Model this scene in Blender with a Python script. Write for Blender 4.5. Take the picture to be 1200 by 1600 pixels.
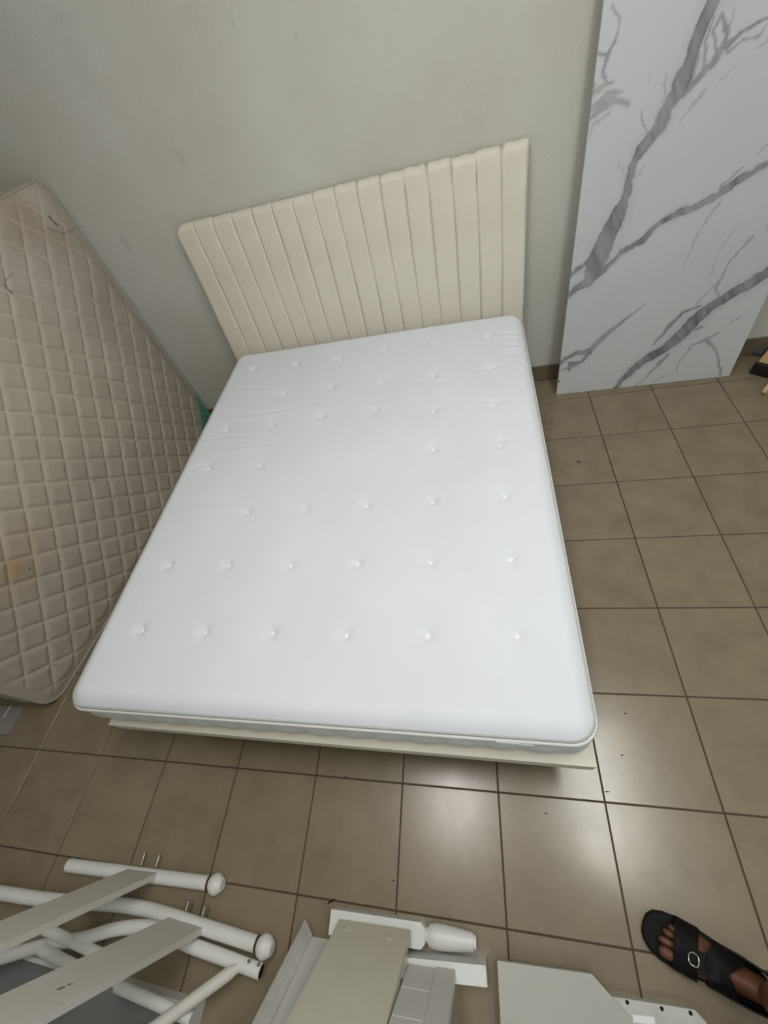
import bpy, bmesh, math, random
import numpy as np
from mathutils import Vector, Matrix, noise as mnoise

random.seed(7)
rng = np.random.default_rng(7)
S = bpy.context.scene
COL = S.collection
for o in list(bpy.data.objects):
    bpy.data.objects.remove(o)

T = 0.33                                   # floor tile pitch in metres (grid lines at multiples of T)

# ------------------------------------------------------------------ camera
CAM_F = 640.13                             # focal length in pixels of the 1200x1600 frame
CAM_C = Vector((-2.03124, -4.27173, 5.21823)) * T
FWD = Vector((-0.22467473, 0.58937151, -0.77599129)).normalized()
RGT = Vector((0.97273153, 0.08860258, -0.21434308)).normalized()
DWN = FWD.cross(RGT).normalized()
cam = bpy.data.cameras.new('camera')
cam.sensor_fit = 'HORIZONTAL'
cam.sensor_width = 36.0
cam.lens = CAM_F / 1200 * 36.0
cam.clip_start = 0.02
cam_o = bpy.data.objects.new('camera', cam)
COL.objects.link(cam_o)
M = Matrix.Identity(4)
for i in range(3):
    M[i][0] = RGT[i]; M[i][1] = -DWN[i]; M[i][2] = -FWD[i]; M[i][3] = CAM_C[i]
cam_o.matrix_world = M
S.camera = cam_o

# ------------------------------------------------------------------ world, lights, exposure
W = bpy.data.worlds.new('world')
S.world = W
W.use_nodes = True
W.node_tree.nodes['Background'].inputs[0].default_value = (0.72, 0.80, 0.92, 1)
W.node_tree.nodes['Background'].inputs[1].default_value = 1.0
S.view_settings.view_transform = 'Standard'
S.view_settings.look = 'None'
S.view_settings.gamma = 1.0
S.view_settings.exposure = 0.04

ROOM_X0, ROOM_X1 = -3.30, 2.10
ROOM_Y0, ROOM_Y1 = -2.45, 2.63 * T
ROOM_H = 3.0


def area_light(name, loc, size, size_y, power, color, rot):
    l = bpy.data.lights.new(name, 'AREA')
    l.shape = 'RECTANGLE'
    l.size = size; l.size_y = size_y
    l.energy = power; l.color = color
    o = bpy.data.objects.new(name, l)
    o.location = loc; o.rotation_euler = rot
    COL.objects.link(o)
    return o


# added fill light for the foreground, set in a made-up window behind the photographer
WIN = dict(x0=-0.6, x1=1.7, z0=0.95, z1=2.65)
area_light('added_fill_light', ((WIN['x0'] + WIN['x1']) / 2, ROOM_Y0 - 0.02, (WIN['z0'] + WIN['z1']) / 2),
           WIN['x1'] - WIN['x0'] - .1, WIN['z1'] - WIN['z0'] - .1, 8, (0.93, 0.97, 1.0), (math.radians(90), 0, 0))
# the two long ceiling light panels
LAMP_W, LAMP_L = 0.34, 1.20
LAMPS = [(-1.02, -0.95), (0.20, -1.08)]
for (lx, ly), pw, lc in zip(LAMPS, (15.5, 17), ((1.0, 0.97, 0.975), (0.98, 1.0, 0.965))):
    area_light('ceiling_panel_light', (lx, ly, ROOM_H - 0.06), LAMP_W - .04, LAMP_L - .04, pw, lc, (0, 0, 0))


# ------------------------------------------------------------------ helpers: pixels to points on known planes
def ray(u, v):
    return RGT * ((u - 600) / CAM_F) + DWN * ((v - 800) / CAM_F) + FWD


def PZ(u, v, z=0.0):
    d = ray(u, v)
    return CAM_C + d * ((z - CAM_C.z) / d.z)


def PX(u, v, x):
    d = ray(u, v)
    return CAM_C + d * ((x - CAM_C.x) / d.x)


def PP(u, v, p0, n):
    d = ray(u, v)
    return CAM_C + d * ((p0 - CAM_C).dot(n) / d.dot(n))


# ------------------------------------------------------------------ helpers: materials
def lin(c):
    return tuple((x / 12.92 if x <= 0.04045 else ((x + 0.055) / 1.055) ** 2.4) for x in (k / 255 for k in c)) + (1,)


def material(name, rgb, rough=0.6, var=0.0, var_scale=6.0, rgb2=None, bump=0.0, bump_scale=80.0, spec=0.5,
             metallic=0.0, random_tint=0.0, coat=0.0, detail=4.0, rough_var=0.0, stretch=None, sheen=0.0):
    m = bpy.data.materials.new(name)
    m.use_nodes = True
    nt = m.node_tree; N = nt.nodes; L = nt.links
    b = N['Principled BSDF']
    c = lin(rgb)
    b.inputs['Base Color'].default_value = c
    b.inputs['Roughness'].default_value = rough
    b.inputs['Metallic'].default_value = metallic
    b.inputs['Specular IOR Level'].default_value = spec
    if coat:
        b.inputs['Coat Weight'].default_value = coat
        b.inputs['Coat Roughness'].default_value = 0.25
    if sheen:
        b.inputs['Sheen Weight'].default_value = sheen
    tc = N.new('ShaderNodeTexCoord')
    vec = tc.outputs['Object']
    if stretch:
        mp = N.new('ShaderNodeMapping'); mp.inputs['Scale'].default_value = stretch
        L.new(vec, mp.inputs['Vector']); vec = mp.outputs['Vector']
    if random_tint:
        oi = N.new('ShaderNodeObjectInfo')
        cm = N.new('ShaderNodeVectorMath'); cm.operation = 'MULTIPLY_ADD'
        cx = N.new('ShaderNodeCombineXYZ')
        L.new(oi.outputs['Random'], cx.inputs[0]); L.new(oi.outputs['Random'], cx.inputs[1])
        cm.inputs[1].default_value = (37, 53, 11)
        L.new(cx.outputs[0], cm.inputs[0]); L.new(vec, cm.inputs[2])
        vec = cm.outputs[0]
    out = None
    if var > 0:
        nz = N.new('ShaderNodeTexNoise')
        nz.inputs['Scale'].default_value = var_scale
        nz.inputs['Detail'].default_value = detail
        nz.inputs['Roughness'].default_value = 0.6
        L.new(vec, nz.inputs['Vector'])
        mr = N.new('ShaderNodeMapRange')
        mr.inputs['From Min'].default_value = 0.3; mr.inputs['From Max'].default_value = 0.7
        L.new(nz.outputs['Fac'], mr.inputs['Value'])
        mx = N.new('ShaderNodeMix'); mx.data_type = 'RGBA'
        c2 = lin(rgb2) if rgb2 else tuple(x * (1 - var) for x in c[:3]) + (1,)
        mx.inputs['A'].default_value = c; mx.inputs['B'].default_value = c2
        L.new(mr.outputs['Result'], mx.inputs['Factor'])
        out = mx.outputs['Result']
        if rough_var:
            ma = N.new('ShaderNodeMath'); ma.operation = 'MULTIPLY_ADD'
            ma.inputs[1].default_value = rough_var; ma.inputs[2].default_value = rough - rough_var / 2
            L.new(nz.outputs['Fac'], ma.inputs[0]); L.new(ma.outputs[0], b.inputs['Roughness'])
    if random_tint:
        hs = N.new('ShaderNodeHueSaturation')
        ma = N.new('ShaderNodeMath'); ma.operation = 'MULTIPLY_ADD'
        ma.inputs[1].default_value = random_tint; ma.inputs[2].default_value = 1 - random_tint / 2
        L.new(oi.outputs['Random'], ma.inputs[0]); L.new(ma.outputs[0], hs.inputs['Value'])
        if out: L.new(out, hs.inputs['Color'])
        else: hs.inputs['Color'].default_value = c
        out = hs.outputs['Color']
    if out: L.new(out, b.inputs['Base Color'])
    if bump > 0:
        nb = N.new('ShaderNodeTexNoise'); nb.inputs['Scale'].default_value = bump_scale
        nb.inputs['Detail'].default_value = 3
        L.new(vec, nb.inputs['Vector'])
        bp = N.new('ShaderNodeBump'); bp.inputs['Strength'].default_value = bump
        bp.inputs['Distance'].default_value = 0.004
        L.new(nb.outputs['Fac'], bp.inputs['Height']); L.new(bp.outputs[0], b.inputs['Normal'])
    return m


def emission(name, rgb, strength):
    m = bpy.data.materials.new(name); m.use_nodes = True
    b = m.node_tree.nodes['Principled BSDF']
    b.inputs['Base Color'].default_value = (0.8, 0.8, 0.8, 1)
    b.inputs['Emission Color'].default_value = lin(rgb)
    b.inputs['Emission Strength'].default_value = strength
    return m


def attr_material(name, rough=0.5, spec=0.5, bump=0.0, bump_scale=100):
    m = material(name, (200, 200, 200), rough, spec=spec, bump=bump, bump_scale=bump_scale)
    nt = m.node_tree
    a = nt.nodes.new('ShaderNodeAttribute'); a.attribute_name = 'Col'
    nt.links.new(a.outputs['Color'], nt.nodes['Principled BSDF'].inputs['Base Color'])
    return m


MAT = {
    'tile': material('floor_tile_glaze', (138, 125, 102), 0.25, 0.2, 7.0, (123, 110, 88), bump=0.02, bump_scale=40,
                     random_tint=0.08, rough_var=0.10, detail=7, spec=0.75),
    'grout': material('dark_grout', (84, 71, 55), 0.9, 0.3, 30),
    'skirt': material('skirting_tile', (116, 104, 86), 0.35, 0.2, 8, random_tint=0.08),
    'ceiling': material('white_ceiling_paint', (226, 226, 222), 0.9),
    'wall_side': material('off_white_wall_paint', (196, 195, 186), 0.9, 0.06, 2, bump=0.15, bump_scale=120),
    'fab_white': material('white_mattress_knit', (225, 228, 233), 0.95, 0.02, 3, (220, 223, 228), bump=0.12, bump_scale=700, spec=0.2, sheen=0.1),
    'tape': material('grey_piping_tape', (178, 180, 178), 0.8, spec=0.3),
    'border': material('white_mattress_border', (226, 227, 224), 0.9, 0.05, 20, bump=0.1, bump_scale=500, spec=0.2),
    'button': material('white_tuft_button', (240, 240, 242), 0.5),
    'cream': material('cream_leatherette', (221, 216, 203), 0.55, 0.06, 4, (212, 206, 191), bump=0.04, bump_scale=200, spec=0.4),
    'cream_top': material('cream_upholstery_base', (224, 220, 206), 0.6, 0.05, 6),
    'dark_leg_and_shade': material('black_foot_and_underside_shade', (30, 28, 26), 0.6),
    'quilt_edge': material('old_mattress_piping', (176, 168, 156), 0.8, 0.15, 30),
    'quilt_side': material('old_mattress_border', (186, 180, 168), 0.9, 0.12, 12, bump=0.2, bump_scale=60),
    'green': material('mint_green_label', (96, 156, 128), 0.6, 0.15, 40),
    'ink': material('black_print', (18, 22, 20), 0.7),
    'white_metal': material('white_powder_coated_steel', (226, 226, 222), 0.35, 0.06, 14),
    'grey_rail': material('pale_grey_painted_rail', (214, 212, 205), 0.5, 0.06, 9, (206, 204, 195), bump=0.05, bump_scale=160),
    'board_grey': material('light_grey_laminate', (182, 181, 172), 0.45, 0.04, 7),
    'board_beige': material('beige_grey_painted_board', (210, 207, 190), 0.4, 0.06, 6, (202, 198, 179)),
    'board_pale': material('pale_grey_painted_board', (210, 210, 204), 0.45, 0.04, 7),
    'board_white': material('white_painted_wood', (224, 225, 222), 0.4, 0.05, 20),
    'board_dirty': material('scuffed_white_painted_wood', (206, 206, 199), 0.5, 0.14, 14, (186, 184, 176)),
    'chrome': material('nickel_bolt', (190, 184, 172), 0.25, metallic=1.0),
    'brass': material('dark_brass_ring', (120, 96, 60), 0.3, metallic=1.0),
    'hole': material('dark_hole', (16, 14, 13), 0.9),
    'wood': material('pale_pine_wood', (206, 178, 130), 0.6, 0.25, 6, (176, 142, 94), stretch=(1, 1, 8)),
    'wood_cream': material('cream_pine_strip', (224, 206, 164), 0.6, 0.2, 9, (196, 170, 120)),
    'black': material('black_plastic', (16, 16, 17), 0.5),
    'charcoal': material('charcoal_metal_strip', (66, 70, 74), 0.45, 0.1, 20),
    'leather': material('black_sandal_leather', (9, 8, 9), 0.6, 0.3, 30, bump=0.1, bump_scale=300, spec=0.2),
    'sole': material('black_sandal_sole', (8, 8, 9), 0.7, spec=0.2),
    'skin': material('brown_skin', (112, 72, 50), 0.55, 0.2, 25, (92, 56, 38), bump=0.06, bump_scale=220),
    'nail': material('toenail', (150, 108, 88), 0.35),
    'denim': material('grey_blue_denim', (96, 108, 124), 0.9, 0.2, 60, bump=0.2, bump_scale=500),
    'shirt': material('dark_grey_shirt', (70, 72, 78), 0.9, 0.1, 30),
    'hair': material('black_hair', (14, 12, 11), 0.7),
    'frame': material('added_white_window_frame', (222, 222, 218), 0.4),
    'lamp_frame': material('white_lamp_housing', (230, 230, 228), 0.4),
    'diffuser': emission('lit_lamp_diffuser', (255, 252, 242), 6.0),
    'dirt': material('dark_dirt', (34, 26, 20), 0.9),
    'drawer_in': material('grey_drawer_bottom', (128, 128, 130), 0.6, 0.1, 8),
    'sack': material('grey_cloth', (128, 124, 116), 0.95, 0.2, 14, bump=0.3, bump_scale=60),
}


# ------------------------------------------------------------------ helpers: objects
def tag(o, label=None, cat=None, group=None, kind=None):
    if label: o['label'] = label
    if cat: o['category'] = cat
    if group: o['group'] = group
    if kind: o['kind'] = kind
    return o


def thing(name, label, cat, loc, group=None):
    o = bpy.data.objects.new(name, None)
    o.empty_display_size = 0.05
    COL.objects.link(o)
    o.location = loc
    return tag(o, label, cat, group)


def shade(me, angle=40):
    me.polygons.foreach_set('use_smooth', [True] * len(me.polygons))
    try:
        me.set_sharp_from_angle(angle=math.radians(angle))
    except Exception:
        pass


def world_shift(parent):
    v = Vector((0, 0, 0))
    p = parent
    while p is not None:
        v += Vector(p.location)
        p = p.parent
    return v


def link_mesh(name, me, mat, parent=None, smooth=40, recentre=True):
    """Mesh given in world coordinates; origin moved to the mesh's base."""
    if mat is not None: me.materials.append(MAT[mat] if isinstance(mat, str) else mat)
    if smooth: shade(me, smooth)
    o = bpy.data.objects.new(name, me)
    COL.objects.link(o)
    base = Vector((0, 0, 0))
    if recentre and len(me.vertices):
        a = np.empty(len(me.vertices) * 3); me.vertices.foreach_get('co', a); a = a.reshape(-1, 3)
        lo, hi = a.min(0), a.max(0)
        base = Vector(((lo[0] + hi[0]) / 2, (lo[1] + hi[1]) / 2, lo[2]))
        me.transform(Matrix.Translation(-base))
    if parent is not None:
        o.parent = parent
        o.location = base - world_shift(parent)
    else:
        o.location = base
    return o


def from_bm(name, bm, mat, parent=None, smooth=40, bevel=0.0, seg=2, recentre=True):
    if bevel > 0:
        es = [e for e in bm.edges if len(e.link_faces) == 2 and e.calc_face_angle(0) > math.radians(35)]
        bmesh.ops.bevel(bm, geom=es, offset=bevel, segments=seg, affect='EDGES', profile=0.5, clamp_overlap=True)
    bmesh.ops.recalc_face_normals(bm, faces=bm.faces)
    me = bpy.data.meshes.new(name)
    bm.to_mesh(me); bm.free()
    return link_mesh(name, me, mat, parent, smooth, recentre)


def from_py(name, verts, faces, mat, parent=None, smooth=40, recalc=False, recentre=True):
    me = bpy.data.meshes.new(name)
    me.from_pydata([tuple(v) for v in verts], [], [tuple(f) for f in faces])
    me.update()
    if recalc:
        bm = bmesh.new(); bm.from_mesh(me)
        bmesh.ops.recalc_face_normals(bm, faces=bm.faces); bm.to_mesh(me); bm.free()
    return link_mesh(name, me, mat, parent, smooth, recentre)


def obox(bm, o, ex, ey, ez):
    """box from a corner and three edge vectors"""
    o, ex, ey, ez = Vector(o), Vector(ex), Vector(ey), Vector(ez)
    vs = [bm.verts.new(o + ex * a + ey * b + ez * c) for c in (0, 1) for b in (0, 1) for a in (0, 1)]
    for f in ((0, 2, 3, 1), (4, 5, 7, 6), (0, 1, 5, 4), (2, 6, 7, 3), (0, 4, 6, 2), (1, 3, 7, 5)):
        bm.faces.new([vs[i] for i in f])


def abox(bm, x0, x1, y0, y1, z0, z1):
    obox(bm, (x0, y0, z0), (x1 - x0, 0, 0), (0, y1 - y0, 0), (0, 0, z1 - z0))


def box_obj(name, o, ex, ey, ez, mat, parent=None, bevel=0.003, seg=2):
    bm = bmesh.new(); obox(bm, o, ex, ey, ez)
    return from_bm(name, bm, mat, parent, bevel=bevel, seg=seg)


def prism(bm, pts, h):
    """extrude a planar polygon of world points by vector h"""
    h = Vector(h)
    a = [bm.verts.new(Vector(p)) for p in pts]
    b = [bm.verts.new(Vector(p) + h) for p in pts]
    bm.faces.new(a); bm.faces.new(list(reversed(b)))
    n = len(a)
    for i in range(n):
        bm.faces.new([a[i], a[(i + 1) % n], b[(i + 1) % n], b[i]])


def prism_obj(name, pts, h, mat, parent=None, bevel=0.002):
    bm = bmesh.new(); prism(bm, pts, h)
    return from_bm(name, bm, mat, parent, bevel=bevel)


def sweep(pts, radii, seg=16, closed=False, caps=True):
    pts = [Vector(p) for p in pts]
    n = len(pts)
    if not hasattr(radii, '__len__'): radii = [radii] * n
    verts, faces = [], []
    prev = None
    for i in range(n):
        if closed: t = (pts[(i + 1) % n] - pts[i - 1]).normalized()
        else: t = (pts[min(i + 1, n - 1)] - pts[max(i - 1, 0)]).normalized()
        if prev is None:
            a = Vector((0, 0, 1)) if abs(t.z) < 0.9 else Vector((1, 0, 0))
            nr = (a - t * a.dot(t)).normalized()
        else:
            nr = (prev - t * prev.dot(t)).normalized()
        prev = nr
        bn = t.cross(nr)
        for k in range(seg):
            an = 2 * math.pi * k / seg
            verts.append(pts[i] + (nr * math.cos(an) + bn * math.sin(an)) * radii[i])
    rng_ = n if closed else n - 1
    for i in range(rng_):
        for k in range(seg):
            a = i * seg + k; b = i * seg + (k + 1) % seg
            c = ((i + 1) % n) * seg + (k + 1) % seg; d = ((i + 1) % n) * seg + k
            faces.append((a, b, c, d))
    if caps and not closed:
        faces.append(tuple(reversed(range(seg))))
        faces.append(tuple(range((n - 1) * seg, n * seg)))
    return verts, faces


def tube_obj(name, pts, r, mat, parent=None, seg=16, closed=False, caps=True, smooth=50):
    v, f = sweep(pts, r, seg, closed, caps)
    return from_py(name, v, f, mat, parent, smooth, recalc=True)


def catmull(pts, n=8):
    pts = [Vector(p) for p in pts]
    out = []
    P = [pts[0] * 2 - pts[1]] + pts + [pts[-1] * 2 - pts[-2]]
    for i in range(1, len(P) - 2):
        for k in range(n):
            t = k / n
            a, b, c, d = P[i - 1], P[i], P[i + 1], P[i + 2]
            out.append(0.5 * ((2 * b) + (c - a) * t + (2 * a - 5 * b + 4 * c - d) * t * t + (3 * b - a - 3 * c + d) * t ** 3))
    out.append(pts[-1])
    return out


def lathe_obj(name, p0, axis, prof, mat, parent=None, seg=20, smooth=35):
    """prof: list of (distance along axis, radius)"""
    axis = Vector(axis).normalized()
    p0 = Vector(p0)
    v, f = sweep([p0 + axis * d for d, r in prof], [max(r, 1e-4) for d, r in prof], seg)
    # keep rings square to the axis
    a = Vector((0, 0, 1)) if abs(axis.z) < 0.9 else Vector((1, 0, 0))
    nr = (a - axis * a.dot(axis)).normalized(); bn = axis.cross(nr)
    v = []
    for d, r in prof:
        for k in range(seg):
            an = 2 * math.pi * k / seg
            v.append(p0 + axis * d + (nr * math.cos(an) + bn * math.sin(an)) * max(r, 1e-4))
    return from_py(name, v, f, mat, parent, smooth, recalc=True)


def vnoise(x, y, seed=0):
    """smooth value noise for numpy arrays, range -1..1"""
    r = np.random.default_rng(seed).uniform(-1, 1, (64, 64))
    xi = np.floor(x).astype(int); yi = np.floor(y).astype(int)
    fx = x - xi; fy = y - yi
    fx = fx * fx * (3 - 2 * fx); fy = fy * fy * (3 - 2 * fy)
    g = lambda a, b: r[a % 64, b % 64]
    return (g(xi, yi) * (1 - fx) + g(xi + 1, yi) * fx) * (1 - fy) + (g(xi, yi + 1) * (1 - fx) + g(xi + 1, yi + 1) * fx) * fy


def fbm(x, y, seed=0, oct=4):
    s = 0; a = 0.5
    for k in range(oct):
        s = s + a * vnoise(x * 2 ** k, y * 2 ** k, seed + k); a *= 0.5
    return s


def set_colors(me, rgb):
    at = me.color_attributes.new('Col', 'FLOAT_COLOR', 'POINT')
    a = np.ones((len(rgb), 4)); a[:, :3] = rgb
    at.data.foreach_set('color', a.ravel())


# ================================================================== the room
def struct(name, bm, mat, parent=None, bevel=0.0):
    o = from_bm(name, bm, mat, parent, smooth=0, bevel=bevel)
    if parent is None: o['kind'] = 'structure'
    return o


# floor: grout bed with single tiles
bm = bmesh.new(); abox(bm, ROOM_X0 - .1, ROOM_X1 + .1, ROOM_Y0 - .1, ROOM_Y1 + .1, -0.06, -0.0025)
floor = struct('floor', bm, 'grout')
tile_cache = {}
GAP = 0.0047


def tile_mesh(w, d, h=0.009, mat='tile', name='tile'):
    key = (round(w, 4), round(d, 4), round(h, 4), mat)
    if key not in tile_cache:
        bm = bmesh.new(); abox(bm, -w / 2, w / 2, -d / 2, d / 2, -h, 0)
        es = [e for e in bm.edges if all(abs(v.co.z) < 1e-6 for v in e.verts)]
        bmesh.ops.bevel(bm, geom=es, offset=0.001, segments=1, affect='EDGES')
        bmesh.ops.recalc_face_normals(bm, faces=bm.faces)
        me = bpy.data.meshes.new(name); bm.to_mesh(me); bm.free()
        me.materials.append(MAT[mat])
        tile_cache[key] = me
    return tile_cache[key]


for i in range(math.floor(ROOM_X0 / T), math.ceil(ROOM_X1 / T)):
    for j in range(math.floor(ROOM_Y0 / T), math.ceil(ROOM_Y1 / T)):
        x0 = max(i * T, ROOM_X0); x1 = min((i + 1) * T, ROOM_X1)
        y0 = max(j * T, ROOM_Y0); y1 = min((j + 1) * T, ROOM_Y1)
        if x1 - x0 < .02 or y1 - y0 < .02: continue
        o = bpy.data.objects.new('tile', tile_mesh(x1 - x0 - GAP, y1 - y0 - GAP))
        COL.objects.link(o); o.parent = floor
        o.location = Vector(((x0 + x1) / 2, (y0 + y1) / 2, random.uniform(-.0004, .0004))) - Vector(floor.location)


# back wall with a plaster material: mottled paint, trowel relief, scuff marks with shapes of their own
def plaster():
    m = material('painted_plaster', (204, 204, 196), 0.85, 0.1, 1.6, (191, 189, 176), bump=0.0)
    nt = m.node_tree; N = nt.nodes; L = nt.links
    b = N['Principled BSDF']
    tc = N.new('ShaderNodeNewGeometry')
    n1 = N.new('ShaderNodeTexNoise'); n1.inputs['Scale'].default_value = 90; n1.inputs['Detail'].default_value = 4
    L.new(tc.outputs['Position'], n1.inputs['Vector'])
    n2 = N.new('ShaderNodeTexNoise'); n2.inputs['Scale'].default_value = 9; n2.inputs['Detail'].default_value = 3
    L.new(tc.outputs['Position'], n2.inputs['Vector'])
    ad = N.new('ShaderNodeMath'); ad.operation = 'MULTIPLY_ADD'; ad.inputs[1].default_value = 1.2
    L.new(n2.outputs['Fac'], ad.inputs[0]); L.new(n1.outputs['Fac'], ad.inputs[2])
    bp = N.new('ShaderNodeBump'); bp.inputs['Strength'].default_value = 0.5; bp.inputs['Distance'].default_value = 0.004
    L.new(ad.outputs[0], bp.inputs['Height']); L.new(bp.outputs[0], b.inputs['Normal'])
    src = b.inputs['Base Color'].links[0].from_socket
    yw = ROOM_Y1
    for (u, v, rad, stren) in ((195, 378, .045, .30), (283, 248, .05, .16), (463, 58, .012, .4), (362, 30, .02, .2), (120, 90, .12, .10), (738, 232, .16, .10)):
        d = ray(u, v); p = CAM_C + d * ((yw - CAM_C.y) / d.y)
        sb = N.new('ShaderNodeVectorMath'); sb.operation = 'SUBTRACT'; sb.inputs[1].default_value = p
        L.new(tc.outputs['Position'], sb.inputs[0])
        wn = N.new('ShaderNodeTexNoise'); wn.inputs['Scale'].default_value = 22; wn.inputs['Detail'].default_value = 4
        L.new(tc.outputs['Position'], wn.inputs['Vector'])
        ml = N.new('ShaderNodeVectorMath'); ml.operation = 'MULTIPLY'; ml.inputs[1].default_value = (1.7, 0, 0.8)
        L.new(sb.outputs[0], ml.inputs[0])
        ln = N.new('ShaderNodeVectorMath'); ln.operation = 'LENGTH'; L.new(ml.outputs[0], ln.inputs[0])
        dv = N.new('ShaderNodeMath'); dv.operation = 'MULTIPLY_ADD'; dv.inputs[1].default_value = rad * 2.4
        L.new(wn.outputs['Fac'], dv.inputs[0]); L.new(ln.outputs['Value'], dv.inputs[2])
        mr = N.new('ShaderNodeMapRange'); mr.inputs['From Min'].default_value = rad * 2.2; mr.inputs['From Max'].default_value = rad * 1.1
        mr.inputs['To Min'].default_value = 0; mr.inputs['To Max'].default_value = stren
        L.new(dv.outputs[0], mr.inputs['Value'])
        mx = N.new('ShaderNodeMix'); mx.data_type = 'RGBA'; mx.inputs['B'].default_value = lin((110, 102, 86))
        L.new(mr.outputs['Result'], mx.inputs['Factor']); L.new(src, mx.inputs['A'])
        src = mx.outputs['Result']
    L.new(src, b.inputs['Base Color'])
    return m


bm = bmesh.new(); abox(bm, ROOM_X0 - .15, ROOM_X1 + .15, ROOM_Y1, ROOM_Y1 + .15, -.06, ROOM_H)
struct('wall_back', bm, plaster())
bm = bmesh.new(); abox(bm, ROOM_X0 - .15, ROOM_X0, ROOM_Y0, ROOM_Y1, -.06, ROOM_H)
struct('wall_left', bm, 'wall_side')
bm = bmesh.new(); abox(bm, ROOM_X1, ROOM_X1 + .15, ROOM_Y0, ROOM_Y1, -.06, ROOM_H)
struct('wall_right', bm, 'wall_side')
bm = bmesh.new()
y0, y1 = ROOM_Y0 - .15, ROOM_Y0
abox(bm, ROOM_X0 - .15, WIN['x0'], y0, y1, -.06, ROOM_H)
abox(bm, WIN['x1'], ROOM_X1 + .15, y0, y1, -.06, ROOM_H)
abox(bm, WIN['x0'], WIN['x1'], y0, y1, -.06, WIN['z0'])
abox(bm, WIN['x0'], WIN['x1'], y0, y1, WIN['z1'], ROOM_H)
struct('wall_front', bm, 'wall_side')
bm = bmesh.new(); abox(bm, ROOM_X0 - .15, ROOM_X1 + .15, ROOM_Y0 - .15, ROOM_Y1 + .15, ROOM_H, ROOM_H + .12)
struct('ceiling', bm, 'ceiling')
bm = bmesh.new()
for a, b_, c, d in ((WIN['x0'], WIN['x1'], WIN['z0'], WIN['z0'] + .05), (WIN['x0'], WIN['x1'], WIN['z1'] - .05, WIN['z1']),
                    (WIN['x0'], WIN['x0'] + .05, WIN['z0'], WIN['z1']), (WIN['x1'] - .05, WIN['x1'], WIN['z0'], WIN['z1']),
                    (.53, .57, WIN['z0'], WIN['z1'])):
    abox(bm, a, b_, ROOM_Y0 - .11, ROOM_Y0 - .06, c, d)
win = struct('added_window', bm, 'frame')  # made-up window, built only to frame the added fill light
gl = bpy.data.materials.new('added_window_glass'); gl.use_nodes = True
_n = gl.node_tree.nodes; _l = gl.node_tree.links
_t = _n.new('ShaderNodeBsdfTransparent'); _g = _n.new('ShaderNodeBsdfGlossy'); _g.inputs['Roughness'].default_value = .02
_m = _n.new('ShaderNodeMixShader'); _m.inputs[0].default_value = .06
_l.new(_t.outputs[0], _m.inputs[1]); _l.new(_g.outputs[0], _m.inputs[2]); _l.new(_m.outputs[0], _n['Material Output'].inputs['Surface'])
for a, b_ in ((WIN['x0'] + .05, .53), (.57, WIN['x1'] - .05)):
    bm = bmesh.new(); abox(bm, a, b_, ROOM_Y0 - .088, ROOM_Y0 - .082, WIN['z0'] + .05, WIN['z1'] - .05)
    from_bm('pane', bm, gl, win, smooth=0)

# skirting tiles, 11 cm high, on the back, left and right walls
SK_H = 0.105


def skirting(name, a, b, axis, side):
    bm = bmesh.new()
    if axis == 'x': abox(bm, a, b, ROOM_Y1 - .006, ROOM_Y1, 0, SK_H - .001)
    else:
        x = ROOM_X0 if side < 0 else ROOM_X1 - .006
        abox(bm, x, x + .006, a, b, 0, SK_H - .001)
    base = struct(name, bm, 'grout')
    i = math.floor(a / T)
    while i * T < b:
        p0 = max(i * T, a); p1 = min((i + 1) * T, b); i += 1
        if p1 - p0 < .02: continue
        bm = bmesh.new()
        if axis == 'x': abox(bm, p0 + .0015, p1 - .0015, ROOM_Y1 - .012, ROOM_Y1 - .004, .002, SK_H)
        else:
            x = ROOM_X0 + .004 if side < 0 else ROOM_X1 - .012
            abox(bm, x, x + .008, p0 + .0015, p1 - .0015, .002, SK_H)
        from_bm('skirting_tile', bm, 'skirt', base, smooth=0, bevel=0.001, seg=1)


skirting('baseboard_back', ROOM_X0, ROOM_X1, 'x', 0)
skirting('baseboard_left', ROOM_Y0, ROOM_Y1 - .014, 'y', -1)
skirting('baseboard_right', ROOM_Y0, ROOM_Y1 - .014, 'y', 1)

# ceiling lamps (out of the frame, they light the room)
for (lx, ly), nm in zip(LAMPS, ('above the bed', 'above the floor beside the bed')):
    t = thing('ceiling_lamp', 'long white ceiling panel lamp ' + nm, 'lamp', (lx, ly, ROOM_H - .05), 'ceiling lamps')
    bm = bmesh.new()
    hw_, hl_ = LAMP_W / 2, LAMP_L / 2
    o_pts = [(-hw_ - .02, -hl_ - .02), (hw_ + .02, -hl_ - .02), (hw_ + .02, hl_ + .02), (-hw_ - .02, hl_ + .02)]
    i_pts = [(-hw_, -hl_), (hw_, -hl_), (hw_, hl_), (-hw_, hl_)]
    ring = [[bm.verts.new((lx + a, ly + b, z_)) for a, b in pp] for pp, z_ in ((o_pts, ROOM_H), (o_pts, ROOM_H - .05), (i_pts, ROOM_H - .05), (i_pts, ROOM_H))]
    for q in range(3):
        for k in range(4):
            bm.faces.new([ring[q][k], ring[q][(k + 1) % 4], ring[q + 1][(k + 1) % 4], ring[q + 1][k]])
    from_bm('housing', bm, 'lamp_frame', t, smooth=0)
    bm = bmesh.new(); abox(bm, lx - hw_, lx + hw_, ly - hl_, ly + hl_, ROOM_H - .03, ROOM_H - .02)
    from_bm('diffuser', bm, 'diffuser', t, smooth=0)


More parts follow.
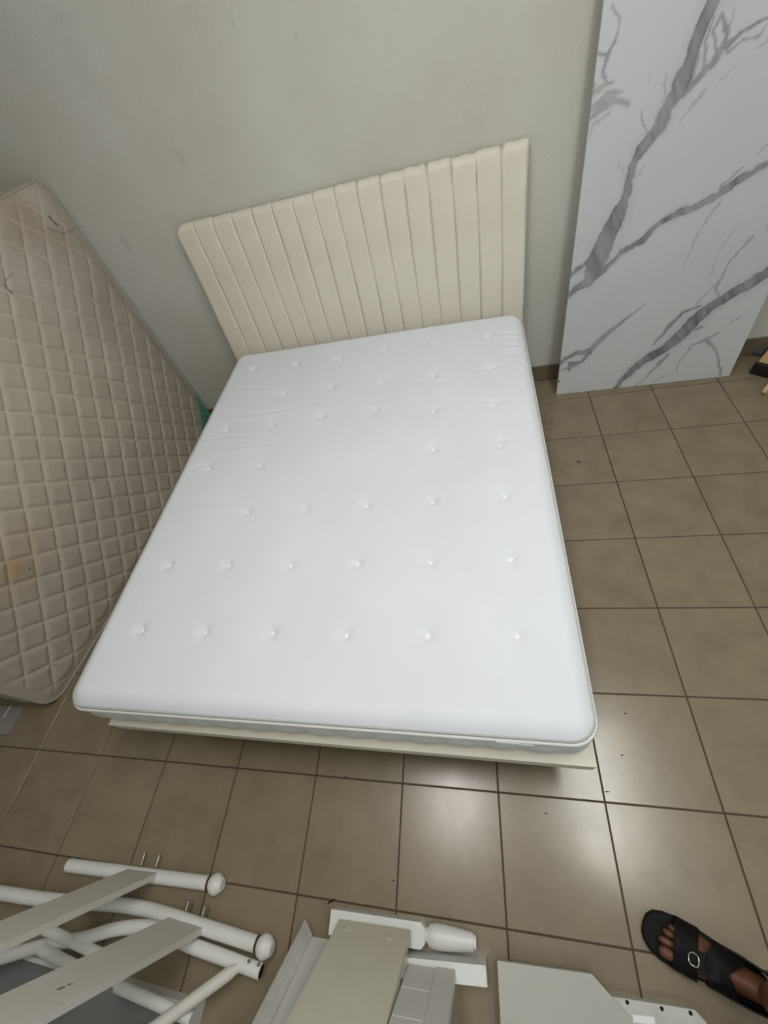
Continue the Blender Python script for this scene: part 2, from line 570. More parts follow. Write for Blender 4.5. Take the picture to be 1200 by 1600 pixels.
# ================================================================== the bed
def rounded_rect(w, l, r, n=8):
    out = []
    for cx, cy, a0 in ((w / 2 - r, l / 2 - r, 0), (-w / 2 + r, l / 2 - r, 90), (-w / 2 + r, -l / 2 + r, 180), (w / 2 - r, -l / 2 + r, 270)):
        for k in range(n + 1):
            a = math.radians(a0 + 90 * k / n)
            out.append((cx + r * math.cos(a), cy + r * math.sin(a)))
    return out


def densify(pts, step=0.02):
    out = []
    n = len(pts)
    for i in range(n):
        a = Vector(pts[i]); b = Vector(pts[(i + 1) % n])
        m = max(1, int((b - a).length / step))
        for k in range(m): out.append(a.lerp(b, k / m))
    return out


# --- mattress: top corners found from the photograph on the heights the bed gives them
ZF, ZH = 1.60 * T, 1.78 * T
cTL, cTR, cBR, cBL = PZ(372, 552, ZH), PZ(812, 484, ZH), PZ(938, 1158, ZF), PZ(95, 1099, ZF)
MW, ML, MT = 1.60, 1.90, 0.185


def mat_pt(x, y, z):
    """local mattress coordinates (x right, y to the head, z from the top plane) to world"""
    a = x / MW + .5; b = y / ML + .5
    p = (cBL * (1 - a) + cBR * a) * (1 - b) + (cTL * (1 - a) + cTR * a) * b
    # slightly dished long side as in the photo
    return p + Vector((0, 0, z))


def mat_uv(u, v):
    """pixel to local mattress coordinates"""
    x = y = 0.0
    for _ in range(30):
        p = mat_pt(x, y, 0); q = PZ(u, v, p.z)
        ex = (mat_pt(x + .01, y, 0) - p) / .01; ey = (mat_pt(x, y + .01, 0) - p) / .01
        d = q - p
        det = ex.x * ey.y - ex.y * ey.x
        x += (d.x * ey.y - d.y * ey.x) / det; y += (ex.x * d.y - ex.y * d.x) / det
    return x, y


BZ1 = ZF - MT - .004                    # top of the bed platform
BUT = [(218, 983), (317, 986), (423, 988), (539, 991), (667, 992), (808, 992),
       (262, 882), (355, 882), (452, 882), (557, 879), (672, 876), (798, 871),
       (385, 799), (475, 794), (571, 788), (675, 781), (789, 773),
       (325, 730), (405, 725), (676, 699), (780, 693),
       (351, 670), (424, 663), (501, 650), (586, 639), (676, 640), (770, 631),
       (443, 614), (517, 604), (596, 595), (676, 585), (767, 573),
       (395, 575), (462, 567), (530, 559), (601, 547), (679, 536), (762, 524)]
BL = [mat_uv(*b) for b in BUT]


def mattress_top_z(X, Y, d):
    z = -0.026 * np.clip(1 - d / .05, 0, 1) ** 2.2
    z = z + 0.004 * fbm(X * 2.2 + 5, Y * 2.2, 3)
    for i, (bx, by) in enumerate(BL):
        r2 = (X - bx) ** 2 + ((Y - by)) ** 2
        depth = 0.013
        z = z - depth * np.exp(-r2 / (2 * .013 ** 2)) - 0.003 * np.exp(-r2 / (2 * .05 ** 2))
    # creases running from the left edge towards the tufts
    for (u0, v0, u1, v1, amp) in ((310, 690, 400, 683, .004), (345, 655, 425, 648, .0035), (395, 650, 500, 634, .003), (300, 737, 330, 729, .005),
                                  (310, 790, 385, 795, .004), (320, 806, 390, 801, .003), (340, 705, 420, 697, .003), (365, 612, 440, 606, .003),
                                  (765, 690, 800, 692, .004), (745, 583, 790, 572, .003), (640, 640, 700, 640, .002), (640, 590, 700, 588, .002),
                                  (775, 522, 825, 528, .0035), (780, 540, 830, 546, .0035), (785, 556, 832, 562, .003), (745, 632, 800, 630, .003)):
        ax, ay = mat_uv(u0, v0); bx, by = mat_uv(u1, v1)
        L = math.hypot(bx - ax, by - ay); tx, ty = (bx - ax) / L, (by - ay) / L
        s = (X - ax) * tx + (Y - ay) * ty; q = (X - ax) * -ty + (Y - ay) * tx
        q = q + .006 * np.sin(s * 23 + ax * 40)
        env = np.exp(-((s - L / 2) / (L * .55)) ** 4)
        z = z + 1.6 * amp * env * (np.exp(-(q / .007) ** 2) - .8 * np.exp(-((q - .016) / .009) ** 2))
    return z


bed = thing('bed', 'low double bed frame upholstered in cream with channel tufted headboard against the wall', 'bed',
            mat_pt(0, -.9, 0) * 1.0)
bed.location.z = 0.0
mattress = thing('mattress', 'white double mattress with tufted buttons lying flat on the cream bed', 'mattress', mat_pt(0, 0, -MT))

nx, ny = 170, 200
RC = 0.06
gx = np.linspace(-1, 1, nx); gy = np.linspace(-1, 1, ny)
gx = np.sign(gx) * (1 - (1 - np.abs(gx)) ** 1.25); gy = np.sign(gy) * (1 - (1 - np.abs(gy)) ** 1.25)
X, Y = np.meshgrid(gx * MW / 2, gy * ML / 2)
# pull the corners of the grid in to rounded corners
ax_, ay_ = np.abs(X) - (MW / 2 - RC), np.abs(Y) - (ML / 2 - RC)
inc = (ax_ > 0) & (ay_ > 0)
k = np.where(inc, np.maximum(ax_, ay_) / np.maximum(np.hypot(ax_, ay_), 1e-9), 1)
X = np.where(inc, np.sign(X) * ((MW / 2 - RC) + ax_ * k), X); Y = np.where(inc, np.sign(Y) * ((ML / 2 - RC) + ay_ * k), Y)
ax_, ay_ = np.abs(X) - (MW / 2 - RC), np.abs(Y) - (ML / 2 - RC)
d = np.where((ax_ > 0) & (ay_ > 0), RC - np.hypot(ax_, ay_), RC - np.maximum(ax_, ay_))
Z = mattress_top_z(X, Y, np.maximum(d, 0))
verts = [mat_pt(X[j, i], Y[j, i], Z[j, i]) for j in range(ny) for i in range(nx)]
faces = [(j * nx + i, j * nx + i + 1, (j + 1) * nx + i + 1, (j + 1) * nx + i) for j in range(ny - 1) for i in range(nx - 1)]
top = from_py('top_panel', verts, faces, 'fab_white', mattress, smooth=180)
outl = densify(rounded_rect(MW, ML, RC), .015)
# gathered tape and piping round the top edge
tube_obj('piping', [mat_pt(p[0] * 1.000, p[1] * 1.000, -.028) for p in outl], .0052, 'tape', mattress, 8, True)
tube_obj('piping', [mat_pt(p[0] * 1.004, p[1] * 1.004, -.041) for p in outl], .0085, 'border', mattress, 8, True)
# border with vertical tufting
verts, faces = [], []
n = len(outl)
rows = 12
per = 0.0
pl = []
for i in range(n):
    pl.append(per); per += (outl[(i + 1) % n] - outl[i]).length
for r in range(rows + 1):
    f = r / rows
    for i, p in enumerate(outl):
        sc = abs(math.sin(math.pi * pl[i] / (per / round(per / .105))))
        bul = (0.016 * math.sin(math.pi * min(1, f * .9)) * (0.35 + 0.65 * sc ** .5)) + .005 * f - .002
        q = Vector((p[0], p[1])); nrm = Vector((q.x / (MW / 2), q.y / (ML / 2)))
        # outward direction of a rounded rectangle
        cx = max(-(MW / 2 - RC), min(MW / 2 - RC, q.x)); cy = max(-(ML / 2 - RC), min(ML / 2 - RC, q.y))
        nrm = (q - Vector((cx, cy)))
        nrm = nrm.normalized() if nrm.length > 1e-6 else Vector((0, 0))
        q = q + nrm * bul
        pw = mat_pt(q.x, q.y, -.041)
        pw.z = pw.z + (BZ1 + .003 - pw.z) * f
        verts.append(pw)
for r in range(rows):
    for i in range(n):
        faces.append((r * n + i, (r + 1) * n + i, (r + 1) * n + (i + 1) % n, r * n + (i + 1) % n))
faces.append(tuple(rows * n + i for i in range(n)))
from_py('border', verts, faces, 'border', mattress, smooth=70, recalc=True)
for i, (bx, by) in enumerate(BL):
    zz = float(mattress_top_z(np.array([bx]), np.array([by]), np.array([.3]))[0])
    p = mat_pt(bx, by, zz - .001)
    lathe_obj('tuft_button', p, (0, 0, 1), [(0, .0075), (.002, .0085), (.004, .0075), (.0055, .004), (.006, .0005)], 'button', top, 12)
# white care tag at the front edge
a = mat_uv(775, 1147); b = mat_uv(835, 1154)
pa, pb = mat_pt(a[0], -ML / 2 - .012, -.036), mat_pt(b[0], -ML / 2 - .014, -.038)
box_obj('care_tag', pa, pb - pa, (0, -.002, -.006), (0, .001, -.001), 'button', mattress, .0004, 1)

# --- base platform
bx0, bx1 = PZ(180, 1130, 1.0 * T).x, PZ(930, 1192, 1.0 * T).x
byf = PZ(560, 1165, .98 * T).y
bz1 = BZ1
bz0 = bz1 - .07
HB_Y = 2.22 * T                         # front of the headboard at mattress height
bm = bmesh.new()
fl_, fr_ = PZ(179, 1135, BZ1 - .03), PZ(929, 1201, BZ1 - .03)
fl_.z = fr_.z = BZ1
prism(bm, [fl_, fr_, Vector((bx1, HB_Y - .004, BZ1)), Vector((bx0, HB_Y - .004, BZ1))], (0, 0, -.07))
from_bm('platform', bm, 'cream_top', bed, bevel=.025, seg=5)
bm = bmesh.new(); abox(bm, bx0 + .06, bx1 - .09, byf + .03, HB_Y - .1, bz0 - .02, bz0 - .0005)
from_bm('underside_shade_sheet', bm, 'dark_leg_and_shade', bed, bevel=.006)  # added black sheet; its colour stands in for the shade under the base
for lx in (bx0 + .22, (bx0 + bx1) / 2, bx1 - .22):
    for ly in (byf + .28, HB_Y - .25):
        lathe_obj('foot', (lx, ly, 0), (0, 0, 1), [(0, .02), (.004, .024), (bz0 - .03, .03), (bz0 - .02, .03)], 'dark_leg_and_shade', bed, 16)

# --- headboard: leaning back to the wall, 16 upholstered channels
hz0, hz1 = 0.10, 3.66 * T
hx0, hx1 = -6.22 * T, -1.175 * T
NCH = 16
lean = math.atan2((2.42 - 2.19) * T, (3.66 - 1.7) * T)
up = Vector((0, math.sin(lean), math.cos(lean))); nrm = Vector((0, -math.cos(lean), math.sin(lean)))
org = Vector((0, HB_Y, 1.7 * T))
HBT = 0.048


def hb(x, z, off):
    s = (z - 1.7 * T) / math.cos(lean)
    return Vector((x, 0, 0)) + org + up * s + nrm * off


bm = bmesh.new()
c0 = hb(hx0 + .012, hz0, -.016)
obox(bm, c0, (hx1 - hx0 - .024, 0, 0), up * ((hz1 - hz0) / math.cos(lean) - .012), -nrm * (HBT - .016))
hboard = from_bm('headboard', bm, 'cream', bed, bevel=.01, seg=3)
cw = (hx1 - hx0) / NCH
H = (hz1 - hz0) / math.cos(lean)
RT = .03
for c in range(NCH):
    xa = hx0 + c * cw
    nu, verts, faces = 18, [], []
    path = []
    m = 46
    for k in range(m):
        s = (H - RT) * k / (m - 1); path.append((s, 0.0, 1.0, 0.0))
    for k in range(1, 9):
        an = math.pi * .5 * k / 8
        path.append((H - RT + RT * math.sin(an), -RT + RT * math.cos(an), math.cos(an), math.sin(an)))
    path.append((H, -HBT, 0.0, 1.0))
    dz = random.uniform(-.003, .003)
    for k, (s, off, cn, cu) in enumerate(path):
        wr = max(0, (s - H + .16) / .16)
        for i in range(nu + 1):
            t = math.sin((i / nu - .5) * math.pi)
            e = 1 - abs(t) ** 12
            bulge = .0115 * e ** .5 - .0095
            # pulled fabric wrinkles near the top edge, strongest on the right half
            amp = (.0016 if c > 8 else .0005) * wr
            bulge += amp * math.sin(t * 5 + s * 60 + c * 1.7) * e
            x = xa + cw * (t + 1) / 2 + (.0025 * math.sin(s * 9 + c) + (.004 * wr * math.sin(s * 40 + c * 2.1) if c > 8 else 0)) * (0 if (i in (0, nu) and c in (0, NCH - 1)) else 1) * (1 if i not in (0, nu) else .0)
            # rounding of the outer upper corners
            if c == 0: x = x + .03 * max(0, (s - H + .05) / .05) ** 2 * (1 - i / nu)
            if c == NCH - 1: x = x + .004 * wr * (i / nu)
            p = org + Vector((x, 0, 0)) + up * (hz0 - 1.7 * T) / math.cos(lean) + up * (s + bulge * cu + dz * wr * e) + nrm * (off + bulge * cn)
            verts.append(p)
    w = nu + 1
    for k in range(len(path) - 1):
        for i in range(nu):
            faces.append((k * w + i, k * w + i + 1, (k + 1) * w + i + 1, (k + 1) * w + i))
    # close the outer sides of the first and last channel
    ch = from_py('channel', verts, faces, 'cream', hboard, smooth=60)
for xs in (hx0 - .001, hx1 - .013):
    bm = bmesh.new()
    obox(bm, hb(xs, hz0, -.010), (.014, 0, 0), up * (H - .035), -nrm * (HBT - .012))
    from_bm('side_edge', bm, 'cream', hboard, bevel=.005)

# ================================================================== old quilted mattress standing on its long side
q0 = Vector((-8.13 * T, -3.46 * T, 0.0)); q1 = Vector((-7.80 * T, 2.565 * T, 0.0))
es = (q1 - q0); QL = es.length; es.normalize()
QH, QT = 1.365 * 1.1, 0.20
lean2 = math.radians(0.6)
en = Vector((es.y, -es.x, 0)).normalized()
eu = (Vector((0, 0, 1)) - en * math.tan(lean2)).normalized()
en = es.cross(eu).normalized()
if en.x < 0: en = -en
q0 = q0 + Vector((0, 0, .004))


QBOW = .055                                    # the lower edge bows out towards the bed


def qpt(s, t, n):
    n = n + QBOW * math.sin(math.pi * min(max(s / QL, 0), 1)) * (1 - t / QH)
    return q0 + es * s + eu * t + en * n


old = thing('old_mattress', 'stained beige quilted mattress standing on its side along the left of the bed', 'mattress', qpt(QL / 2, 0, -QT / 2))
ns, nt_ = 330, 250
RQ = 0.075
s, t = np.meshgrid(np.linspace(0, QL, ns), np.linspace(0, QH, nt_))


def clampround(s, t):
    a = np.abs(s - QL / 2) - (QL / 2 - RQ); b = np.abs(t - QH / 2) - (QH / 2 - RQ)
    inc = (a > 0) & (b > 0); h = np.hypot(a, b)
    k = np.where(inc, np.maximum(a, b) / np.maximum(h, 1e-9), 1)
    s2 = np.where(inc, QL / 2 + np.sign(s - QL / 2) * (QL / 2 - RQ + a * k), s)
    t2 = np.where(inc, QH / 2 + np.sign(t - QH / 2) * (QH / 2 - RQ + b * k), t)
    a = np.abs(s2 - QL / 2) - (QL / 2 - RQ); b = np.abs(t2 - QH / 2) - (QH / 2 - RQ)
    d = np.where((a > 0) & (b > 0), RQ - np.hypot(a, b), RQ - np.maximum(a, b))
    return s2, t2, np.maximum(d, 0)


s, t, d = clampround(s, t)
STEP = 0.1475                                  # diagonal of one quilted square
vs_ = PP(73.25, 408.75, q0, en) - q0           # one quilting crossing read from the photo
s00, t00 = vs_.dot(es), vs_.dot(eu)
sw = s + .006 * fbm(s * 4, t * 4, 21); tw = t + .006 * fbm(s * 4 + 9, t * 4, 31)
A = ((sw - s00) + (tw - t00)) / STEP; B = ((sw - s00) - (tw - t00)) / STEP
pa_ = np.abs(np.sin(np.pi * A)); pb_ = np.abs(np.sin(np.pi * B))
puff = np.clip(np.minimum(pa_, pb_) * 2.0, 0, 1) ** .55
fade = np.clip((d - .02) / .05, 0, 1)
worn = np.clip((fbm(s * 1.6 + 3, t * 1.6, 41) + .55), 0.2, 1)
flat = np.clip(1 - np.hypot(s - QL * .97, t - QH) / .42, 0, 1)
h = .0115 * puff * fade * (1 - .75 * flat) + .01 * np.clip(d / .06, 0, 1) ** .5 + .004 * fbm(s * 3, t * 3, 51)
h = h + .0022 * fbm(s * 22, t * 22, 61) * worn
verts = [qpt(s[j, i], t[j, i], h[j, i]) for j in range(nt_) for i in range(ns)]
faces = [(j * ns + i, (j + 1) * ns + i, (j + 1) * ns + i + 1, j * ns + i + 1) for j in range(nt_ - 1) for i in range(ns - 1)]
face = from_py('quilted_cover', verts, faces, attr_material('stained_quilted_fabric', .8, .35, .08, 300), old, smooth=180, recalc=True)
# cloth colour: beige-grey with blotchy stains
base = np.array(lin((172, 163, 150))[:3])
cl = np.ones(s.shape + (3,)) * base
n1 = fbm(s * 2.1 + 1, t * 2.1, 71)[..., None]; n2 = fbm(s * 7 + 1, t * 7, 81)[..., None]
cl = cl * (1 + .22 * n1 + .12 * n2)
st = np.clip((fbm(s * 1.3 + 8, t * 1.3 + 4, 91, 5) - .10) * 4, 0, 1)[..., None] * .45
cl = cl * (1 - st) + cl * np.array([.86, .78, .62]) * st
for (u, v, r, k) in ((0, 905, .10, .55), (12, 890, .05, .5), (40, 345, .09, .35), (95, 375, .06, .3), (20, 375, .07, .3), (20, 320, .06, .25), (25, 850, .14, .3)):
    p = PP(u, v, q0, en) - q0; a, b = p.dot(es), p.dot(eu)
    dd = np.hypot(s - a, (t - b)) + .05 * fbm(s * 9, t * 9, 101)
    w = (np.clip(1.3 - dd / r, 0, 1) * k)[..., None]
    cl = cl * (1 - w) + np.array(lin((158, 132, 88))[:3]) * w * .8 + cl * w * .2
pl_ = np.clip(fbm(s * 1.1 + 2, t * 1.1 + 7, 111) * 3, 0, 1)[..., None] * .15
cl = cl * (1 - pl_) + np.array(lin((176, 172, 176))[:3]) * pl_
seam = (1 - np.clip(np.minimum(pa_, pb_) / .16, 0, 1))[..., None] * fade[..., None] * .30
cl = cl * (1 + seam)
# small dark tears, scuffs and pen marks
for (u0, v0, u1, v1, wd) in ((74, 340, 84, 352, .0065), (70, 358, 95, 366, .0032), (95, 366, 115, 358, .0032), (0, 447, 13, 459, .004), (2, 440, 12, 430, .003),
                             (72, 1040, 80, 1038, .003), (67, 1047, 69, 1056, .003), (130, 747, 139, 753, .003), (34, 888, 35, 890, .004)):
    p = PP(u0, v0, q0, en) - q0; q = PP(u1, v1, q0, en) - q0
    ax, ay, bx, by = p.dot(es), p.dot(eu), q.dot(es), q.dot(eu)
    L2 = (bx - ax) ** 2 + (by - ay) ** 2
    tt = np.clip(((s - ax) * (bx - ax) + (t - ay) * (by - ay)) / L2, 0, 1)
    dd = np.hypot(s - ax - tt * (bx - ax), t - ay - tt * (by - ay))
    w = np.clip(1.5 - dd / wd, 0, 1)[..., None] * (.75 if wd > .0035 else .4)
    cl = cl * (1 - w) + np.array(lin((50, 44, 40))[:3]) * w
set_colors(face.data, np.clip(cl, 0, 1).reshape(-1, 3))
oq = densify([Vector((a + QL / 2, b + QH / 2)) for a, b in rounded_rect(QL, QH, RQ)], .03)
tube_obj('piping', [qpt(p[0], p[1], -.001) for p in oq], .0075, 'quilt_edge', old, 8, True)
tube_obj('piping', [qpt(p[0], p[1], -QT + .001) for p in oq], .0075, 'quilt_edge', old, 8, True)
verts, faces = [], []
n = len(oq); rows = 8
for r in range(rows + 1):
    f = r / rows
    for p in oq:
        c = Vector((max(RQ, min(QL - RQ, p[0])), max(RQ, min(QH - RQ, p[1]))))
        o_ = (Vector(p[:2]) - c); o_ = o_.normalized() if o_.length > 1e-6 else o_
        b_ = .010 * math.sin(math.pi * f)
        if p[1] < .02: b_ = 0
        verts.append(qpt(p[0] + o_.x * b_, p[1] + o_.y * b_, -QT * f))
for r in range(rows):
    for i in range(n):
        faces.append((r * n + i, (r + 1) * n + i, (r + 1) * n + (i + 1) % n, r * n + (i + 1) % n))
faces.append(tuple(rows * n + i for i in range(n)))
from_py('border', verts, faces, 'quilt_side', old, smooth=60, recalc=True)
# green printed corner label with its black lettering
GP = [(303, 610), (331, 647), (322, 690), (312, 712), (309, 680), (307, 645)]
gp = []
for u, v in GP:
    p = PP(u, v, q0, en) - q0
    gp.append((min(p.dot(es), QL - .012), max(p.dot(eu), .05)))
gc = (sum(a for a, b in gp) / len(gp), sum(b for a, b in gp) / len(gp))
bm = bmesh.new()
prism(bm, [qpt(a, b, .020) for a, b in gp], en * .006)
lab = from_bm('corner_label', bm, 'green', old, bevel=.001)
lab['label'] = 'mint green corner label with black lettering'


# the print is a column of small black marks, too blurred in the photo to read
for (u, v, du, dv_) in ((314.5, 640, 1, 4), (316, 650, 2, 3), (317.5, 658, 0, 5), (317, 666, 2, 2), (318, 671, 1, 4)):
    p = PP(u, v, q0, en) - q0; q = PP(u + du, v + dv_, q0, en) - q0
    a = qpt(p.dot(es), p.dot(eu), .0258); b = qpt(q.dot(es), q.dot(eu), .0258)
    box_obj('print_mark', a, b - a, (b - a).cross(en).normalized() * .009, en * .0008, 'ink', lab, .0001, 1)

# ================================================================== marble look panel leaning on the back wall
PXL, PXR = -.525 * T, 2.185 * T
PYB, PH, PTH = 2.165 * T, 2.42, 0.012
leanp = math.asin((2.59 * T - PYB) / PH)
pu = Vector((0, math.sin(leanp), math.cos(leanp))); pn = Vector((0, -math.cos(leanp), math.sin(leanp)))
po = Vector((PXL, PYB, .001))
pex = Vector((1, (2.131 - 2.179) / 2.7 * .6, 0)).normalized()
pn = pex.cross(pu).normalized()
if pn.y > 0: pn = -pn
PW = (PXR - PXL)


def crop6(x, y):
    return 840 + .4 * x, .4 * y


VEINS = [  # points (x, y, width) read from the photo, strength
    ([(700, -60, 60), (685, 0, 66), (640, 110, 58), (600, 220, 48), (560, 320, 62), (520, 410, 52), (460, 510, 46), (400, 580, 46), (375, 640, 30), (355, 710, 34), (350, 750, 40), (310, 850, 62), (270, 930, 84), (228, 1020, 76), (205, 1090, 44), (150, 1130, 26), (105, 1170, 20)], .80),
    ([(235, 960, 24), (185, 1030, 20), (150, 1060, 18), (118, 1090, 16)], .8),
    ([(910, 625, 28), (840, 665, 26), (760, 715, 36), (700, 755, 30), (620, 800, 30), (520, 845, 28), (450, 890, 28), (400, 940, 24), (330, 985, 20), (270, 1035, 24), (220, 1085, 24)], .78),
    ([(740, 720, 10), (705, 730, 10), (740, 700, 8), (800, 650, 5)], .7),
    ([(920, 1050, 46), (820, 1110, 50), (740, 1155, 50), (680, 1195, 40), (610, 1250, 62), (540, 1320, 58), (470, 1375, 40), (400, 1415, 34), (350, 1460, 28), (300, 1518, 16)], .88),
    ([(640, 1195, 6), (570, 1215, 14), (520, 1260, 16), (480, 1310, 10), (445, 1345, 4)], .75),
    ([(420, 1180, 4), (370, 1225, 7), (300, 1280, 20), (240, 1330, 24), (195, 1375, 26), (150, 1375, 18), (90, 1412, 22)], .7),
    ([(195, 1380, 20), (170, 1415, 13), (130, 1420, 15), (120, 1445, 9)], .75), ([(150, 1425, 8), (85, 1443, 8)], .6),
    ([(300, 20, 6), (320, 80, 9), (305, 150, 10), (285, 210, 14), (262, 270, 14), (270, 320, 12)], .55),
    ([(225, 205, 12), (280, 208, 12)], .55),
    ([(355, 405, 18), (300, 395, 26), (250, 420, 30), (200, 470, 14)], .5), ([(330, 350, 12), (270, 380, 30), (205, 430, 20)], .45),
    ([(300, 320, 10), (240, 350, 24), (208, 380, 18)], .45), ([(230, 330, 14), (215, 350, 14)], .4), ([(280, 440, 10), (215, 490, 10), (195, 555, 4)], .3),
    ([(560, 370, 24), (600, 320, 22), (680, 245, 28), (720, 185, 26), (760, 145, 20), (820, 100, 16), (890, 60, 8)], .62),
    ([(700, 215, 14), (690, 120, 10), (715, 55, 10), (742, 120, 18), (725, 170, 24)], .6),
    ([(640, 270, 12), (655, 170, 9), (695, 60, 8)], .55), ([(590, 310, 14), (620, 240, 12), (625, 190, 8)], .5),
    ([(900, 80, 6), (860, 130, 8), (800, 150, 10), (740, 190, 14)], .5), ([(900, 140, 5), (850, 185, 6)], .4), ([(760, 20, 4), (745, 110, 12)], .4),
    ([(790, 240, 3), (715, 310, 6)], .25),
    ([(508, 280, 5), (500, 400, 7)], .5), ([(410, 430, 4), (425, 525, 9)], .6), ([(440, 300, 4), (436, 330, 5)], .3),
    ([(650, 350, 18), (610, 395, 24), (560, 470, 8), (530, 520, 4)], .28), ([(430, 640, 6), (385, 700, 9)], .3), ([(310, 620, 5), (340, 680, 8)], .25),
    ([(710, 780, 9), (660, 850, 8), (620, 930, 6), (560, 1045, 3)], .42),
    ([(832, 925, 18), (800, 955, 9), (750, 1020, 8), (705, 1090, 11), (690, 1110, 10), (620, 1190, 6)], .5), ([(775, 870, 4), (720, 950, 6), (672, 1075, 4)], .38),
    ([(705, 1095, 11), (700, 1125, 8), (712, 1160, 12)], .6), ([(900, 880, 8), (890, 900, 6)], .4), ([(895, 560, 10), (850, 600, 4)], .35),
    ([(705, 1293, 8), (650, 1325, 14), (600, 1345, 8), (560, 1400, 7), (540, 1445, 4)], .55), ([(665, 1325, 11), (700, 1370, 9), (712, 1470, 7)], .6),
    ([(510, 1380, 16), (430, 1460, 10), (380, 1505, 5)], .6), ([(495, 1463, 8), (450, 1495, 6)], .45), ([(802, 1222, 4), (755, 1257, 9)], .5),
    ([(640, 1275, 10), (590, 1290, 8)], .7), ([(165, 1272, 4), (98, 1300, 4)], .3), ([(185, 945, 4), (140, 970, 4)], .3),
]
npx, npz = 232, 606
a_, b_ = np.meshgrid(np.linspace(0, PW, npx), np.linspace(0, PH, npz))
V3 = np.array(po)[None, None] + a_[..., None] * np.array(pex) + b_[..., None] * np.array(pu) + np.array(pn) * (PTH / 2)
wx = a_ + .014 * fbm(a_ * 20, b_ * 20, 5, 5) + .005 * fbm(a_ * 70, b_ * 70, 6); wz = b_ + .014 * fbm(a_ * 20 + 7, b_ * 20, 15, 5) + .005 * fbm(a_ * 70, b_ * 70, 16)
ink = np.zeros_like(a_)


def seg_ink(pts, stren, ink):
    L = []
    for x, y, w in pts:
        u, v = crop6(x, y)
        p = PP(u, v, po, pn); q = PP(u + 1, v, po, pn)
        L.append(((p - po).dot(pex), (p - po).dot(pu), w * .4 * (q - p).length))
    best = np.full_like(a_, 9.0); hwm = np.full_like(a_, .002)
    for (x0, z0, w0), (x1, z1, w1) in zip(L[:-1], L[1:]):
        l2 = (x1 - x0) ** 2 + (z1 - z0) ** 2 + 1e-9
        tt = np.clip(((wx - x0) * (x1 - x0) + (wz - z0) * (z1 - z0)) / l2, 0, 1)
        dd = np.hypot(wx - x0 - tt * (x1 - x0), wz - z0 - tt * (z1 - z0))
        hw = (w0 + (w1 - w0) * tt) / 2 * .9
        q = dd - hw
        hwm = np.where(q < best, hw, hwm); best = np.minimum(best, q)
    soft = np.clip(hwm * .35, .0012, .004)
    core = np.clip(.5 - best / soft * .5, 0, 1)
    edge = np.exp(-((best + .003) / .0035) ** 2) * np.clip(hwm / .01, 0, 1) * (.5 + .9 * fbm(a_ * 11, b_ * 11, 65))
    halo = np.clip(1 - best / np.maximum(hwm * 1.6, .004), 0, 1) * .13
    k = np.clip(core * (.60 + .22 * fbm((a_ + .55 * b_) * 50, (b_ - .55 * a_) * 9, 25)) + np.clip(edge, 0, 1) * .35 + halo, 0, 1) * stren
    return np.maximum(ink, k)


for pts, stren in VEINS: ink = seg_ink(pts, stren, ink)
# the part above the frame goes on in the same manner
for (x0, z0, x1, z1, w) in ((.52, 1.62, .80, 2.42, .03), (.05, 1.75, .42, 2.42, .018), (.6, 1.75, .9, 2.0, .012)):
    tt = np.clip(((wx - x0) * (x1 - x0) + (wz - z0) * (z1 - z0)) / ((x1 - x0) ** 2 + (z1 - z0) ** 2), 0, 1)
    dd = np.hypot(wx - x0 - tt * (x1 - x0), wz - z0 - tt * (z1 - z0)) + .01 * fbm(a_ * 14, b_ * 14, 35)
    ink = np.maximum(ink, np.clip(1.4 - dd / w, 0, 1) * .6 * np.clip((b_ - 1.5) / .2, 0, 1))
streak = fbm((a_ + .55 * b_) * 34, (b_ - .55 * a_) * 5, 45)
ink = np.clip(ink * (1 + .35 * streak), 0, .93)
white = np.array(lin((202, 203, 206))[:3]); grey = np.array(lin((80, 77, 80))[:3])
tone = (1 + .05 * fbm(a_ * 3, b_ * 3, 55))[..., None]
colp = (white * tone) * (1 - ink[..., None]) + grey * ink[..., None]
marble = thing('marble_panel', 'tall white marble look panel with grey veins leaning on the back wall', 'panel', po + pex * PW / 2)
nf = npx * npz
verts = V3.reshape(-1, 3)
me = bpy.data.meshes.new('veined_face')
idx = np.arange(nf).reshape(npz, npx)
quads = np.stack([idx[:-1, :-1], idx[:-1, 1:], idx[1:, 1:], idx[1:, :-1]], -1).reshape(-1, 4)
me.from_pydata(verts.tolist(), [], quads.tolist()); me.update()
mf = link_mesh('veined_face', me, attr_material('marble_print_laminate', .5, .25), marble, smooth=0)
set_colors(mf.data, np.clip(colp, 0, 1).reshape(-1, 3))
bm = bmesh.new()
obox(bm, po - pn * (PTH / 2), pex * PW, pu * PH, pn * (PTH - .0004))
from_bm('board_core', bm, material('panel_core_edge', (196, 198, 200), .6, .05, 20), marble, smooth=0)
p = PP(873.5, 595, po, pn)
lathe_obj('chip_mark', p + pn * (PTH / 2 - .0006), pn, [(0, .006), (.0012, .005), (.0013, .0005)], 'dirt', marble, 8)

